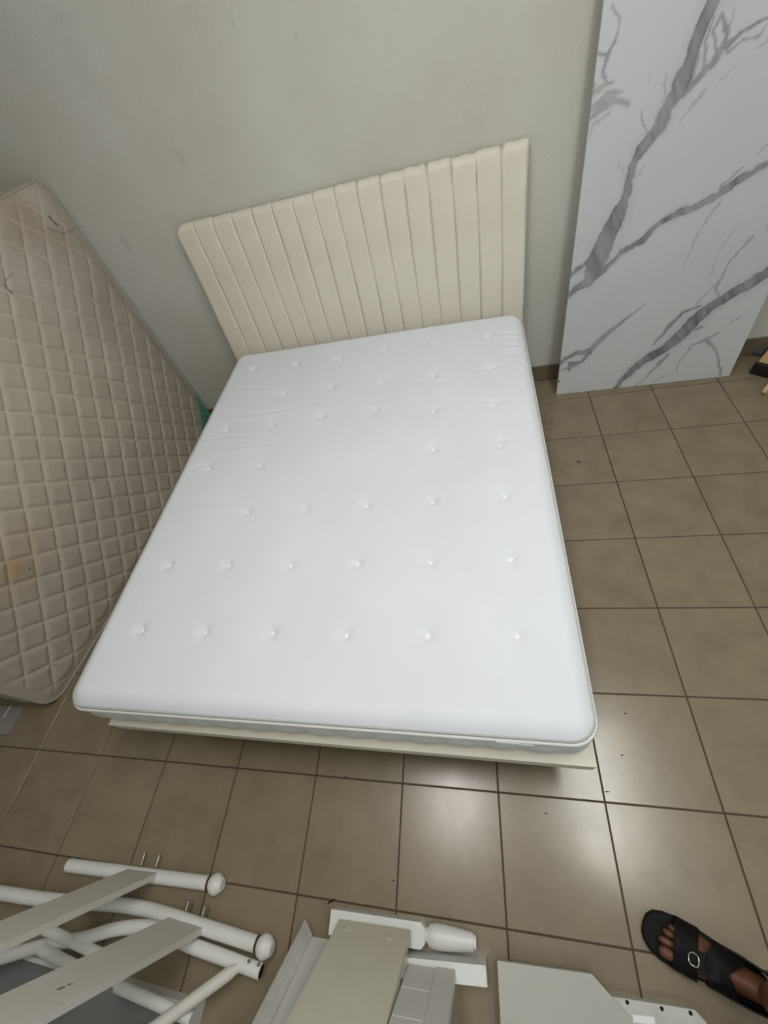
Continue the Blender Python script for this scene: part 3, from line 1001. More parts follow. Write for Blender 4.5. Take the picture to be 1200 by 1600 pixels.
# ================================================================== odds and ends by the right side of the panel
p = PZ(1172, 566, .03)
q = PZ(1215, 512, .03)
dv = (q - p); dv.z = 0; dv.normalize()
sd = Vector((dv.y, -dv.x, 0))
o = box_obj('metal_strip', PZ(1171, 555, .0), dv * .30 + Vector((0, 0, .16)), sd * .05, Vector((0, 0, .025)), 'charcoal', None, .003)
tag(o, 'dark charcoal strip lying by the skirting right of the marble panel', 'strip')
t = thing('wood_block', 'tan wooden block with black end caps on floor beside the marble panel', 'block', PZ(1186, 582, 0))
c = PZ(1177, 580, 0)
box_obj('timber', c + Vector((0, 0, .012)), dv * .34, sd * .075, Vector((0, 0, .05)), 'wood', t, .003)
box_obj('end_cap', c - dv * .03 - sd * .01, dv * .03, sd * .095, Vector((0, 0, .058)), 'black', t, .008, 3)
box_obj('base_strip', c + sd * .004, dv * .34, sd * .065, Vector((0, 0, .0118)), 'black', t, .002)
t = thing('slat_bundle', 'bundle of cream wooden slats lying on the floor below the tan block', 'slats', PZ(1192, 606, 0))
c = PZ(1190, 616, 0)
for r in range(2):
    for k_ in range(3):
        jit = random.uniform(-.02, .02)
        box_obj('slat', c + dv * jit + sd * (.021 * k_ - .004) + Vector((0, 0, .001 + .0185 * r)), dv * .36, sd * .018, Vector((0, 0, .016)), 'wood_cream', t, .002)

# board under the old mattress by the left wall
o = prism_obj('floor_board', [PZ(35, 1105, .014), PZ(11, 1148, .014), PZ(11, 1148, .014) + Vector((-.30, .0, 0)), PZ(35, 1105, .014) + Vector((-.30, .0, 0))],
              (0, 0, -.0135), material('mauve_grey_board', (150, 143, 140), .5, .08, 10), None, .002)
tag(o, 'grey board on the floor under the lower end of the old mattress', 'board')
a, b = PZ(18, 1102, .0142), PZ(6, 1121, .0142)
box_obj('groove_line', a, b - a, (-.004, 0, 0), (0, 0, .0012), 'button', o, .0002, 1)


# ================================================================== dismantled bed parts in the foreground
def finial(p, ax, r, parent):
    ax = Vector(ax).normalized()
    lathe_obj('ring', p, ax, [(0, r * 1.0), (.001, r * 1.08), (.006, r * 1.08), (.007, r * 1.0)], 'brass', parent, 24)
    lathe_obj('finial', p + ax * .007, ax, [(0, r * .96), (.004, r * 1.16), (.014, r * 1.42), (.024, r * 1.48), (.032, r * 1.36), (.047, r * .82), (.0475, r * .02)],
              'white_metal', parent, 16, 28)


TR = 0.0205


def end_frame(a_px, b_px, plank_px, end_px, label, bend=None, z=TR + .001, xbias=0.0):
    """post lying on the floor with a wide rail rising from it; read from the photo by its floor contact"""
    pa, pb = PZ(*a_px, z), PZ(*b_px, z)
    ax = (pb - pa).normalized()
    t = thing('bed_end_frame', label, 'bed part', (pa + pb) / 2 - Vector((0, 0, z)), 'dismantled bed ends')
    if bend: pts = catmull([PZ(*k, zz) for k, zz in bend] + [pa, pa.lerp(pb, .3), pb], 8)
    else: pts = [pa, pb]
    post = tube_obj('post', pts, TR, 'white_metal', t, 20)
    finial(pb, ax, TR, t)
    # rail: base along the post, rising square to it
    c0, c1 = PZ(*plank_px[0], z), PZ(*plank_px[1], z)
    mid = (c0 + c1) / 2
    wv = ax * ((c1 - c0).dot(ax))
    u, v = end_px
    d = ray(u, v)
    tt = ((mid - CAM_C).dot(ax) + xbias) / d.dot(ax)
    e = CAM_C + d * tt
    rise = (e - mid); rise = (rise - ax * rise.dot(ax)).normalized()
    L = (e - mid).length * 1.55
    nn = ax.cross(rise).normalized()
    box_obj('rail', mid - wv / 2 - nn * .009 + rise * .004, wv, rise * L, nn * .018, 'grey_rail', t, .004, 3)
    # far post of the frame, out of the picture
    up_ = mid + rise * (L + .01)
    tube_obj('post', [up_ - ax * .3, up_ + ax * .25], TR, 'white_metal', t, 20)
    back = Vector((0, 1, 0)); back = (back - ax * back.dot(ax)).normalized()
    for f in (.30, .80):
        b0 = mid - wv / 2 + wv * f + back * (TR - .002)
        lathe_obj('bolt', b0, back, [(0, .0058), (.006, .0058), (.0065, .0042), (.012, .0042), (.0125, .0062), (.033, .0062), (.0335, .001)], 'chrome', t, 12)
    return t, mid, rise, ax


f1, m1, r1, x1_ = end_frame((108, 1352), (326, 1380), ((203, 1361), (250, 1366)), (0, 1463),
                            'white bed end with straight tube post and ball finial nearest the foot of the bed')
f2, m2, r2, x2_ = end_frame((268, 1432), (401, 1475), ((270, 1433), (320, 1455)), (30, 1580),
                            'white bed end with bent tube post and ball finial, rail beside the curved headboard',
                            bend=[((-60, 1386), .06), ((0, 1395), .06), ((85, 1407), .055), ((170, 1412), .045), ((225, 1420), .03)], z=.045)
# dark scuff on the face of the second rail
nf_ = x2_.cross(r2).normalized()
nf_ = -nf_ if nf_.dot(CAM_C - m2) < 0 else nf_
for (ua, va, ub, vb, wd) in ((88, 1546, 100, 1541, .006), (104, 1539, 113, 1536, .004)):
    p = PP(ua, va, m2 + nf_ * .009, nf_); q = PP(ub, vb, m2 + nf_ * .009, nf_)
    box_obj('scuff_mark', p, q - p, (q - p).cross(nf_).normalized() * wd, nf_ * .0004, material('grey_scuff', (112, 108, 102), .8), f2, .0001, 1)
# curved tubular headboard lying underneath
t = thing('tubular_headboard', 'white curved tubular steel headboard with spindles lying under the two bed ends', 'headboard', PZ(300, 1500, 0))
zc = .06
cv = catmull([PZ(-60, 1512, .09), PZ(0, 1497, .09), PZ(65, 1478, .085), PZ(130, 1466, .08), PZ(180, 1452, .075), PZ(230, 1449, .07), PZ(265, 1462, .065), PZ(300, 1478, .06)], 8)
cv += [PZ(350, 1496, .055), PZ(408, 1518, .05)]
tube_obj('curved_tube', cv, .0185, 'white_metal', t, 20)
en_ = (cv[-1] - cv[-2]).normalized()
lathe_obj('tube_mouth', cv[-1] - en_ * .004, en_, [(0, .016), (.0046, .0165), (.0047, .0005)], 'hole', t, 18)
for (u, v) in ((389, 1503), (404, 1508)):
    p = PZ(u, v, .066)
    lathe_obj('screw_hole', p - Vector((0, 0, .004)), (0, .3, 1), [(0, .005), (.006, .005), (.0062, .0005)], 'chrome', t, 10)
ra, rb = PZ(378, 1506, .058), PZ(250, 1600, .13)
dr = (rb - ra).normalized()
tube_obj('cross_tube', [ra, ra + dr * .012, ra + dr * .04, rb, rb + dr * .25], [.009, .013, .0165, .0165, .0165], 'grey_rail', t, 18)
for (a, b, za, zb) in (((72, 1452), (180, 1502), .10, .075), ((65, 1484), (130, 1516), .11, .09), ((183, 1540), (300, 1592), .10, .085)):
    tube_obj('spindle', [PZ(*a, za), PZ(*b, zb)], .0155, 'white_metal', t, 18)

# white drawer box with a grey bottom under the tubes
t = thing('drawer_box', 'open white drawer box with grey bottom on the floor under the tubular headboard', 'drawer', PZ(200, 1590, 0))
k0, k1 = PZ(322, 1562, .0), PZ(120, 1502, .0)
k1 = k0 + (k1 - k0).normalized() * .95
dx = (k1 - k0).normalized(); dy = Vector((-dx.y, dx.x, 0))
if dy.y > 0: dy = -dy
DH = .055
box_obj('bottom_panel', k0 + dx * .012 + dy * .012 + Vector((0, 0, .006)), dx * .926, dy * .376, (0, 0, .006), 'drawer_in', t, .001, 1)
box_obj('back_panel', k0, dx * .95, dy * .012, (0, 0, DH), 'board_white', t, .0015)
box_obj('front_panel', k0 + dy * .388, dx * .95, dy * .012, (0, 0, DH), 'board_white', t, .0015)
box_obj('side_panel', k0 + dy * .0122, dx * .012, dy * .3756, (0, 0, DH), 'board_white', t, .0015)
box_obj('side_panel', k0 + dy * .0122 + dx * .938, dx * .012, dy * .3756, (0, 0, DH), 'board_white', t, .0015)

# bed post with square block and turned foot
t = thing('bed_post', 'white painted wooden bed post with turned foot lying on the tiles', 'bed part', PZ(640, 1450, 0))
zb = .055
A0, A1 = PZ(526, 1416, 0), PZ(668, 1437, 0)
A0.z = A1.z = zb
ax = (A1 - A0).normalized(); sy = Vector((ax.y, -ax.x, 0))
blen = (A1 - A0).length
bm = bmesh.new()
prism(bm, [A0, A0 + ax * (blen - .012), A0 + ax * blen + sy * .012, A0 + ax * blen + sy * .044, A0 + ax * (blen - .012) + sy * .056, A0 + sy * .056], (0, 0, -zb + .001))
from_bm('block', bm, 'board_white', t, bevel=.002)
fc = A0 + ax * blen + sy * .028 + Vector((0, 0, -.026))
lathe_obj('turned_foot', fc - ax * .002, ax, [(0, .017), (.006, .017), (.014, .026), (.03, .0285), (.06, .028), (.10, .0245), (.138, .0205), (.139, .016), (.146, .0155), (.147, .001)], 'board_white', t, 28, 50)
for u, v in ((559, 1418), (574, 1420), (606, 1425), (622, 1428)):
    p = PZ(u, v, .0) ; p = A0 + ax * (p - A0).dot(ax); p.z = .03
    lathe_obj('dowel_hole', p + sy * .003, -sy, [(0, .004), (.0034, .004), (.0036, .0005)], 'button', t, 10)


def leaning_board(name, label, cat, far, near, zfar, thick, mat, ext=1.0, bev=.003, group=None, ax=ax):
    """far: two pixels of the low end, near: one centre pixel; the board rises square to axis ax"""
    a, b = PZ(*far[0], zfar), PZ(*far[1], zfar)
    mid = (a + b) / 2
    w = (b - a).dot(ax)
    d = ray(*near)
    e = CAM_C + d * ((mid - CAM_C).dot(ax) / d.dot(ax))
    rise = (e - mid); rise = (rise - ax * rise.dot(ax)).normalized()
    L = (e - mid).length * ext
    nn = ax.cross(rise).normalized()
    if nn.z < 0: nn = -nn
    if nn.y < 0: nn = -nn
    return a, mid, w, rise, L, nn


# side rail with two plugs, rising from the post to the wall behind the photographer
a, mid, w, rise, L, nn = leaning_board('x', '', '', ((531, 1434), (641, 1453)), (525, 1600), .075, .02, '')
nn = rise.cross(ax).normalized()
nn = -nn if nn.dot(CAM_C - mid) < 0 else nn
Lr = L * 2.1
t = thing('side_rail', 'wide beige bed side rail with two round plugs propped on the turned post', 'bed part', mid - Vector((0, 0, .075)))
board = box_obj('board', mid - ax * w / 2 - nn * .024 + rise * .002, ax * w, rise * Lr, nn * .024, 'board_beige', t, .004, 3)
for (u, v) in ((541, 1450), (609, 1464)):
    p = PP(u, v, mid, nn)
    lathe_obj('plug', p - nn * .002, nn, [(0, .0125), (.003, .0125), (.0034, .011), (.0035, .0005)], 'board_beige', t, 18)

# white beam and grooved panel on the right of the rail
BH = .10
B0, B1 = PZ(585, 1477, 0), PZ(760, 1494, 0)
bx_ = (B1 - B0).normalized(); by_ = Vector((bx_.y, -bx_.x, 0))
bdep = (PZ(763, 1543, BH) - B1).dot(by_)
o = box_obj('white_beam', B0 + Vector((0, 0, .001)), B1 - B0, by_ * bdep, (0, 0, BH), 'board_white', None, .002)
tag(o, 'short white painted beam on the tiles beside the turned post', 'beam')
t = thing('grooved_panel', 'pale grey grooved headboard panel with flat stile leaning over the white beam', 'panel', PZ(680, 1540, 0))
cR = PZ(711, 1515, BH + .006)
d = ray(699, 1600)
e = CAM_C + d * ((cR - CAM_C).dot(ax) / d.dot(ax))
rise = (e - cR); rise = (rise - ax * rise.dot(ax)); L = rise.length; rise.normalize()
w = .125
nn2 = rise.cross(ax).normalized()
nn2 = -nn2 if nn2.dot(CAM_C - cR) < 0 else nn2
g0 = cR - ax * w
stile = .05
box_obj('stile', g0 + ax * (w - stile) - nn2 * .018, ax * stile, rise * L * 1.7, nn2 * .018, 'board_pale', t, .0015)
rowh = .115
nrow = int(L * 1.7 / rowh)
for k_ in range(nrow):
    box_obj('grooved_board', g0 - nn2 * .018 + rise * (rowh * k_ + .003), ax * (w - stile - .001), rise * (rowh - .006), nn2 * .0155, 'board_pale', t, .002)
box_obj('backing', g0 - nn2 * .024, ax * w, rise * (rowh * nrow), nn2 * .0058, 'board_white', t, .001, 1)

# crown moulding board on the left of the rail
t = thing('moulded_board', 'white board with fluted moulding along one edge leaning left of the beige rail', 'board', PZ(470, 1530, 0))
a, mid, w, rise, L, nn3 = leaning_board('x', '', '', ((478, 1462), (545, 1470)), (455, 1600), .04, .02, '')
nn3 = rise.cross(ax).normalized()
nn3 = -nn3 if nn3.dot(CAM_C - mid) < 0 else nn3
LL = L * 1.8
g0 = mid - ax * w / 2
box_obj('board', g0 - nn3 * .016 + ax * .012, ax * (w + .02), rise * LL, nn3 * .014, 'board_pale', t, .0015)
prof = [(0, -.012), (0, .010), (.006, .020), (.012, .021), (.015, .017), (.019, .020), (.024, .018), (.027, .012), (.031, .013), (.036, .008), (.042, .004), (.042, -.012)]
bm = bmesh.new()
prism(bm, [g0 - ax * .022 + ax * pa__ + nn3 * pb__ - rise * .03 * (1 - pa__ / .042) for pa__, pb__ in prof], rise * (LL + .02))
from_bm('moulding', bm, 'board_dirty', t, smooth=25)

# board with a clipped corner and the drilled plate beneath it
zt = .050
pts = [PZ(777, 1501, zt), PZ(925, 1522, zt), PZ(986, 1592, zt), PZ(986, 1592, zt) + Vector((.02, -.24, 0)), PZ(777, 1501, zt) + Vector((.0, -.36, 0))]
o = prism_obj('clipped_board', pts, (0, 0, -.018), 'board_grey', None, .002)
tag(o, 'pale grey board with a clipped corner lying near the sandal', 'board')
zt2 = .031
t = thing('drilled_plate', 'white drilled plate with a slot under the clipped grey board', 'plate', PZ(1020, 1580, 0))
pts = [PZ(900, 1548, zt2), PZ(1086, 1578, zt2), PZ(1104, 1598, zt2), PZ(1110, 1640, zt2), PZ(800, 1600, zt2), PZ(800, 1535, zt2)]
prism_obj('plate', pts, (0, 0, -.030), 'board_dirty', t, .002)
for u, v in ((980, 1566), (1034, 1576), (1079, 1583)):
    lathe_obj('hole', PZ(u, v, zt2) - Vector((0, 0, .001)), (0, 0, 1), [(0, .0045), (.0013, .0045), (.0014, .0003)], 'hole', t, 10)
a, b = PZ(988, 1585, zt2), PZ(1022, 1589, zt2)
box_obj('slot', a - Vector((0, 0, .001)), b - a, (.0, -.013, 0), (0, 0, .0016), 'button', t, .0003, 1)

# ================================================================== dirt specks lying on the tiles
for i, (u, v, l, an) in enumerate(((904, 722, .012, -.6), (862, 662, .010, .9), (907, 677, .006, 0), (734, 1163, .0, 0), (518, 1408, .014, .5), (541, 1214, .006, .2), (1052, 1213, .0, 0),
                                   (949, 1237, .008, .1), (341, 1321, .006, 1.2), (977, 1115, .004, 0), (972, 1180, .004, 0), (853, 1271, .004, 0), (615, 1376, .004, 0))):
    if l == 0: continue
    p = PZ(u, v, .0)
    r = max(.0018, l * .22)
    pts = [p + Vector((math.cos(an) * k_ * l, math.sin(an) * k_ * l, r * .75 + .0015 * (k_ == 0))) for k_ in (-1, -.5, 0, .5, 1)]
    vv, ff = sweep(pts, [r * .3, r * .9, r, r * .8, r * .3], 6)
    o = from_py('dirt_speck', vv, ff, 'dirt', None, 60)
    if v < 700: lb = 'tiny dark speck of dirt on the tile below the marble panel'
    elif v < 800: lb = 'black crumb lying on a tile right of the mattress, second row from the panel'
    elif u > 940: lb = 'tiny dark speck of dirt on the tile beside the front right bed corner'
    elif l > .013: lb = 'dark twig shaped speck lying beside the turned bed post'
    else: lb = 'tiny dark speck of dirt on the tiles in front of the bed'
    tag(o, lb, 'dirt', 'dirt specks on the floor')

# ================================================================== the photographer
tipP = PZ(1011, 1449, .02)
heelP = PZ(1196, 1553, .02)
fx = (tipP - heelP); fx.z = 0; fx.normalize()          # toe direction
fy = Vector((-fx.y, fx.x, 0))                           # the foot's left side (big toe side of a right foot)
if fy.y > 0: fy = -fy
FL, FW = .285, .108


def sole_outline(sc=1.0, grow=0.0, mirror=1):
    """(distance back from the toe, offset to the big-toe side)"""
    prof = [(0, .012, -.004), (.006, .026, -.026), (.02, .040, -.042), (.045, .049, -.051), (.08, .051, -.055), (.12, .046, -.053), (.16, .039, -.048),
            (.20, .041, -.046), (.24, .039, -.042), (.268, .031, -.031), (.285, .010, -.010)]
    a = [(d, (r + grow) * mirror) for d, r, l in prof]; b = [(d, (l - grow) * mirror) for d, r, l in reversed(prof)]
    return a + b


def foot_set(tip, fx, fy, parent_body, mirror, parent):
    """returns verts/faces of the bare foot; builds the sandal as clothing"""
    F = lambda d, s_, z: tip - fx * d + fy * s_ * mirror + Vector((0, 0, z))
    # bare foot: loft of cross sections from toes' root to the ankle
    secs = [(.062, .000, .036, .026, .010), (.085, -.001, .043, .031, .014), (.12, -.002, .042, .037, .022), (.155, -.001, .037, .046, .03), (.185, -.001, .033, .058, .038),
            (.21, -.001, .032, .075, .05), (.235, -.001, .031, .08, .052), (.258, -.001, .026, .06, .045), (.272, -.001, .012, .04, .036)]
    verts, faces = [], []
    sg = 18
    for d, c, hw, hh, zc in secs:
        for k_ in range(sg):
            an = 2 * math.pi * k_ / sg
            z = math.sin(an)
            zz = .024 + (hh * z if z > 0 else 0.0) + (zc * .0)
            if z <= 0: zz = .024 + .004 * z
            verts.append(F(d, c + hw * math.cos(an) * (1 - .25 * max(0, z)), zz))
    for i in range(len(secs) - 1):
        for k_ in range(sg):
            faces.append((i * sg + k_, i * sg + (k_ + 1) % sg, (i + 1) * sg + (k_ + 1) % sg, (i + 1) * sg + k_))
    faces.append(tuple(range(sg))); faces.append(tuple(range((len(secs) - 1) * sg, len(secs) * sg)))
    nails = []
    for (side, length, r, root) in ((.027, .046, .0125, .072), (.0055, .046, .0088, .070), (-.011, .041, .0082, .073), (-.0255, .034, .0078, .078), (-.038, .028, .0075, .086)):
        pts, rad = [], []
        for k_, f in enumerate((-.3, 0, .25, .5, .7, .85, .95, 1.0)):
            pts.append(F(root - length * f, side + (.002 if side > 0 else -.002) * f, .024 + r * .95 + .008 * math.sin(math.pi * max(0, f)) * .8 - .002 * f))
            rad.append(r * (1.05, 1, .95, .98, 1.02, .9, .62, .12)[k_])
        v, f_ = sweep(pts, rad, 12)
        o_ = len(verts); verts += v; faces += [tuple(i + o_ for i in q) for q in f_]
        nails.append((F(root - length * .82, side, .024 + r * 1.85 + .003), r))
    # sandal
    sole = thing if False else None
    bm = bmesh.new(); prism(bm, [F(d - .008, s_, .001) for d, s_ in sole_outline(1, .002)], (0, 0, .014))
    so = from_bm('sandal_sole', bm, 'sole', parent, bevel=.003)
    bm = bmesh.new(); prism(bm, [F(d - .008, s_, .015) for d, s_ in sole_outline(1, -.002)], (0, 0, .007))
    from_bm('footbed', bm, 'leather', so, bevel=.002)

    def strap(path, width_dir, w0, w1, th=.003, name='strap'):
        """path: points of the strap's centre line over the foot; width_dir: along the foot"""
        verts_, faces_ = [], []
        pts = catmull(path, 6)
        n_ = len(pts)
        for i, p in enumerate(pts):
            f = i / (n_ - 1)
            t_ = (pts[min(i + 1, n_ - 1)] - pts[max(i - 1, 0)]).normalized()
            wd = (width_dir - t_ * width_dir.dot(t_)).normalized()
            nn_ = t_.cross(wd).normalized()
            w_ = w0 + (w1 - w0) * f if not callable(w0) else w0(f)
            for a_s, b_s in ((-1, 0), (1, 0), (1, 1), (-1, 1)):
                verts_.append(p + wd * (w_ / 2 * a_s) + nn_ * (th * (b_s - .5)))
        for i in range(n_ - 1):
            for k_ in range(4):
                faces_.append((i * 4 + k_, i * 4 + (k_ + 1) % 4, (i + 1) * 4 + (k_ + 1) % 4, (i + 1) * 4 + k_))
        faces_.append((0, 1, 2, 3)); faces_.append(tuple((n_ - 1) * 4 + k_ for k_ in (3, 2, 1, 0)))
        return from_py(name, verts_, faces_, 'leather', so, 50, recalc=True)

    # broad band over the toes' root
    strap([F(.088, .050, .012), F(.086, .050, .035), F(.080, .036, .056), F(.076, 0.0, .066), F(.078, -.036, .056), F(.084, -.054, .034), F(.086, -.055, .012)],
          fx, .050, .052, .004, 'toe_strap')
    # instep straps crossing back to both sides
    strap([F(.172, .046, .012), F(.165, .044, .045), F(.150, .030, .076), F(.135, .004, .084), F(.150, -.026, .078), F(.175, -.044, .05), F(.182, -.047, .012)],
          fx, lambda f: .046 + .020 * abs(2 * f - 1), 0, .004, 'instep_strap')
    strap([F(.085, .006, .068), F(.11, .006, .079), F(.138, .003, .086)], fy, .034, .048, .004, 'middle_strap')
    strap([F(.18, .044, .03), F(.225, .040, .048), F(.262, .03, .06), F(.283, .0, .063), F(.262, -.034, .06), F(.225, -.042, .048), F(.18, -.046, .03)], Vector((0, 0, 1)), .060, .060, .004, 'heel_strap')
    ring = [F(.090 + .0095 * math.copysign(abs(math.cos(a_r)) ** .7, math.cos(a_r)), .010 + .0125 * math.copysign(abs(math.sin(a_r)) ** .7, math.sin(a_r)), .0765 + .005 * math.cos(a_r)) for a_r in [2 * math.pi * k_ / 20 for k_ in range(20)]]
    bk = tube_obj('buckle', ring, .0019, 'chrome', so, 8, True)
    return verts, faces, nails


person = thing('person', 'person in grey blue jeans and black open toed sandals standing on the tiles', 'person', heelP - Vector((0, 0, .02)))
V_, F_ = [], []
hip_c = tipP - fx * .235 + fy * .11
foot_data = []
for mirror, off in ((1, 0.0), (-1, .24)):
    tip = Vector((tipP.x, tipP.y, 0)) + fy * off - fx * (off * .95)
    v, f, nails = foot_set(tip, fx, fy, None, mirror, person)
    o_ = len(V_); V_ += v; F_ += [tuple(i + o_ for i in q) for q in f]
    foot_data.append(tip - fx * .235)


def skin_mesh(joints, edges, root):
    me = bpy.data.meshes.new('skin_tmp')
    names = list(joints); ix = {k_: i for i, k_ in enumerate(names)}
    me.from_pydata([tuple(joints[k_][0]) for k_ in names], [(ix[a], ix[b]) for a, b in edges], [])
    o = bpy.data.objects.new('skin_tmp', me); COL.objects.link(o)
    md = o.modifiers.new('skin', 'SKIN'); md.use_smooth_shade = True
    for i, k_ in enumerate(names):
        r = joints[k_][1]
        me.skin_vertices[0].data[i].radius = r if hasattr(r, '__len__') else (r, r)
        me.skin_vertices[0].data[i].use_root = (k_ == root)
    sb = o.modifiers.new('sub', 'SUBSURF'); sb.levels = 2; sb.render_levels = 2
    bpy.context.view_layer.update()
    out = bpy.data.meshes.new_from_object(o.evaluated_get(bpy.context.evaluated_depsgraph_get()))
    bpy.data.objects.remove(o)
    v = [x.co.copy() for x in out.vertices]; f = [tuple(p.vertices) for p in out.polygons]
    return v, f


Z = Vector((0, 0, 1))
aR, aL = foot_data[0], foot_data[1]
ctr = (aR + aL) / 2
lat = (aL - aR).normalized()                              # towards the person's left
face_dir = fx
ctr = ctr - fx * .02
hand_R = CAM_C + Vector((.10, -.12, .03))
J = {
    'ankR': (aR + Z * .085, .036), 'calfR': (aR + Z * .33 - fx * .02, .052), 'kneR': (aR + Z * .49 + fx * .01, .052), 'hipR': (ctr - lat * .09 + Z * .88, .085),
    'ankL': (aL + Z * .085, .036), 'calfL': (aL + Z * .33 - fx * .02, .052), 'kneL': (aL + Z * .49 + fx * .01, .052), 'hipL': (ctr + lat * .09 + Z * .88, .085),
    'pel': (ctr + Z * .96, (.12, .15)), 'waist': (ctr + Z * 1.10, (.105, .14)), 'chest': (ctr + Z * 1.28, (.12, .165)), 'neckb': (ctr + Z * 1.43 + fx * .01, (.07, .10)),
    'neck': (ctr + Z * 1.49 + fx * .02, .058), 'headb': (ctr + Z * 1.56 + fx * .035, .08), 'head': (ctr + Z * 1.655 + fx * .035, .096), 'crown': (ctr + Z * 1.73 + fx * .03, .055),
    'shR': (ctr - lat * .19 + Z * 1.39, .055), 'elR': (ctr - lat * .30 + Z * 1.30 + fx * .20, .040), 'wrR': (hand_R + Vector((.10, -.03, -.05)), .026), 'palR': (hand_R + Vector((.03, -.01, -.01)), (.038, .018)),
    'shL': (ctr + lat * .19 + Z * 1.39, .055), 'elL': (ctr + lat * .24 + Z * 1.10, .040), 'wrL': (ctr + lat * .25 + Z * .86 + fx * .06, .026), 'palL': (ctr + lat * .25 + Z * .77 + fx * .09, (.038, .018)),
}
E_ = [('ankR', 'calfR'), ('calfR', 'kneR'), ('kneR', 'hipR'), ('hipR', 'pel'), ('ankL', 'calfL'), ('calfL', 'kneL'), ('kneL', 'hipL'), ('hipL', 'pel'), ('pel', 'waist'), ('waist', 'chest'),
      ('chest', 'neckb'), ('neckb', 'neck'), ('neck', 'headb'), ('headb', 'head'), ('head', 'crown'), ('chest', 'shR'), ('shR', 'elR'), ('elR', 'wrR'), ('wrR', 'palR'), ('chest', 'shL'), ('shL', 'elL'), ('elL', 'wrL'), ('wrL', 'palL')]
v, f = skin_mesh(J, E_, 'pel')
o_ = len(V_); V_ += v; F_ += [tuple(i + o_ for i in q) for q in f]
# fingers and thumbs
for side, pal, wr in (('R', J['palR'][0], J['wrR'][0]), ('L', J['palL'][0], J['wrL'][0])):
    fd = (pal - wr).normalized()
    ac = fd.cross(Z).normalized() if abs(fd.z) < .9 else fd.cross(lat).normalized()
    dn_ = fd.cross(ac).normalized()
    if dn_.z > 0: dn_ = -dn_
    for k_, (o2, ln) in enumerate(((-.027, .066), (-.009, .076), (.009, .072), (.027, .058))):
        b0 = pal + fd * .03 + ac * o2
        pts = [b0 - fd * .03, b0, b0 + fd * ln * .4 + dn_ * .006, b0 + fd * ln * .72 + dn_ * .022, b0 + fd * ln * .85 + dn_ * .042]
        vv, ff = sweep(catmull(pts, 3), [.009] * 10 + [.0085, .0075, .005], 8)
        o_ = len(V_); V_ += vv; F_ += [tuple(i + o_ for i in q) for q in ff]
    sgn = -1
    pts = [pal - fd * .03 + ac * .02 * sgn, pal - fd * .005 + ac * .042 * sgn + dn_ * .01, pal + fd * .025 + ac * .052 * sgn + dn_ * .02, pal + fd * .045 + ac * .05 * sgn + dn_ * .03]
    vv, ff = sweep(catmull(pts, 3), [.011] * 7 + [.0105, .0095, .006], 8)
    o_ = len(V_); V_ += vv; F_ += [tuple(i + o_ for i in q) for q in ff]
# nose, ears
hc = J['head'][0]
for c_, dirn, r, l in ((hc + fx * .078 - Z * .025, (fx - Z * .55), .013, .034), (hc - lat * .078 - Z * .02, (-lat - fx * .4), .022, .018), (hc + lat * .078 - Z * .02, (lat - fx * .4), .022, .018)):
    dirn = dirn.normalized()
    vv, ff = sweep([c_, c_ + dirn * l * .5, c_ + dirn * l * .85, c_ + dirn * l], [r * .8, r, r * .8, r * .3], 10)
    o_ = len(V_); V_ += vv; F_ += [tuple(i + o_ for i in q) for q in ff]
body = from_py('body', V_, F_, 'skin', person, 80, recalc=True)
for c_ in (hc + fx * .083 - lat * .03 + Z * .005, hc + fx * .083 + lat * .03 + Z * .005):
    lathe_obj('eye', c_ - fx * .008, fx, [(0, .012), (.006, .011), (.010, .006), (.011, .0005)], 'button', body, 12)
    lathe_obj('pupil', c_ + fx * .0025, fx, [(0, .005), (.0012, .0045), (.0014, .0004)], 'black', body, 10)
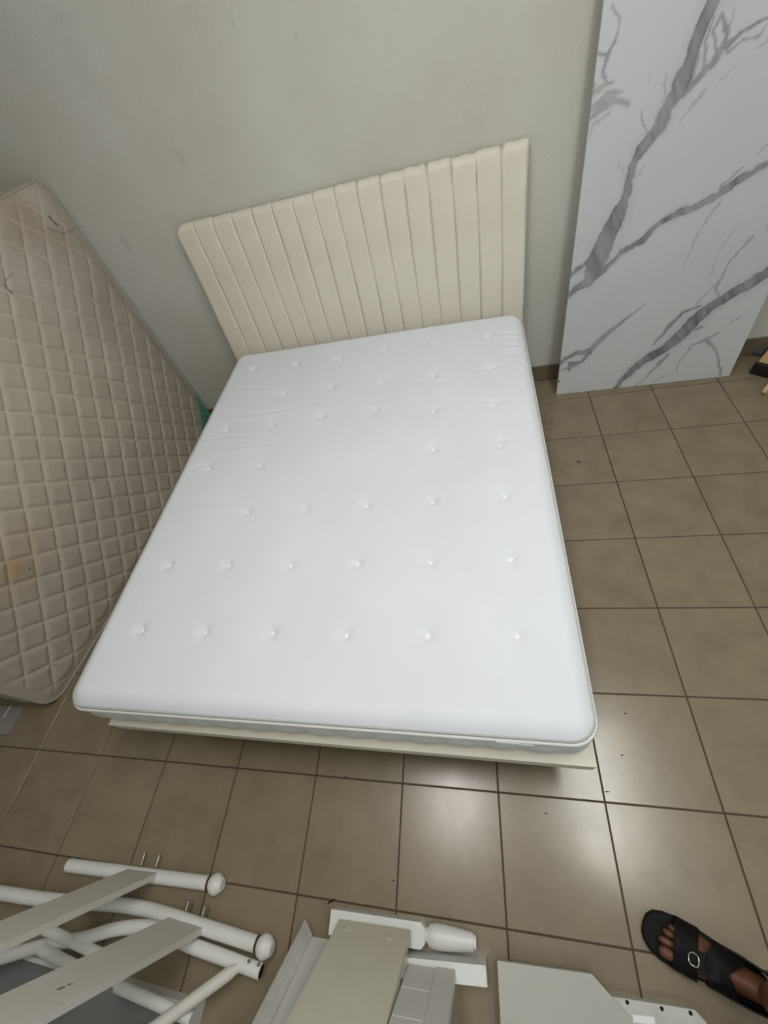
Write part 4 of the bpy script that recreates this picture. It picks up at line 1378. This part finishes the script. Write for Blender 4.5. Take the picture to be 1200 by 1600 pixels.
lathe_obj('mouth', hc + fx * .074 - Z * .068 - lat * .022, lat, [(0, .002), (.01, .006), (.022, .008), (.034, .006), (.044, .002)], material('lips', (96, 52, 44), .5), body, 10)
for nail, r in nails: pass
# clothes
JT = {'hemR': (aR + Z * .15 - fx * .01, .054), 'calfR': (aR + Z * .33 - fx * .02, .072), 'kneR': (aR + Z * .50 + fx * .01, .072), 'hipR': (ctr - lat * .09 + Z * .86, .10),
      'hemL': (aL + Z * .15 - fx * .01, .054), 'calfL': (aL + Z * .33 - fx * .02, .072), 'kneL': (aL + Z * .50 + fx * .01, .072), 'hipL': (ctr + lat * .09 + Z * .86, .10),
      'pel': (ctr + Z * .96, (.13, .165)), 'waist': (ctr + Z * 1.06, (.118, .152))}
v, f = skin_mesh(JT, [('hemR', 'calfR'), ('calfR', 'kneR'), ('kneR', 'hipR'), ('hipR', 'pel'), ('hemL', 'calfL'), ('calfL', 'kneL'), ('kneL', 'hipL'), ('hipL', 'pel'), ('pel', 'waist')], 'pel')
from_py('jeans', v, f, 'denim', person, 80, recalc=True)
JS = {'hem': (ctr + Z * .93, (.148, .185)), 'waist': (ctr + Z * 1.12, (.135, .172)), 'chest': (ctr + Z * 1.28, (.145, .19)), 'neckb': (ctr + Z * 1.43 + fx * .01, (.09, .125)),
      'shR': (ctr - lat * .19 + Z * 1.395, .09), 'slR': ((J['shR'][0] * .4 + J['elR'][0] * .6), .07), 'shL': (ctr + lat * .19 + Z * 1.395, .09), 'slL': ((J['shL'][0] * .4 + J['elL'][0] * .6), .07)}
v, f = skin_mesh(JS, [('hem', 'waist'), ('waist', 'chest'), ('chest', 'neckb'), ('chest', 'shR'), ('shR', 'slR'), ('chest', 'shL'), ('shL', 'slL')], 'waist')
from_py('shirt', v, f, 'shirt', person, 80, recalc=True)
v, f = skin_mesh({'a': (hc - fx * .03 - Z * .01, .094), 'b': (hc - fx * .022 + Z * .045, .098), 'c': (hc + fx * .02 + Z * .075, .075)}, [('a', 'b'), ('b', 'c')], 'a')
from_py('hair', v, f, 'hair', person, 80, recalc=True)
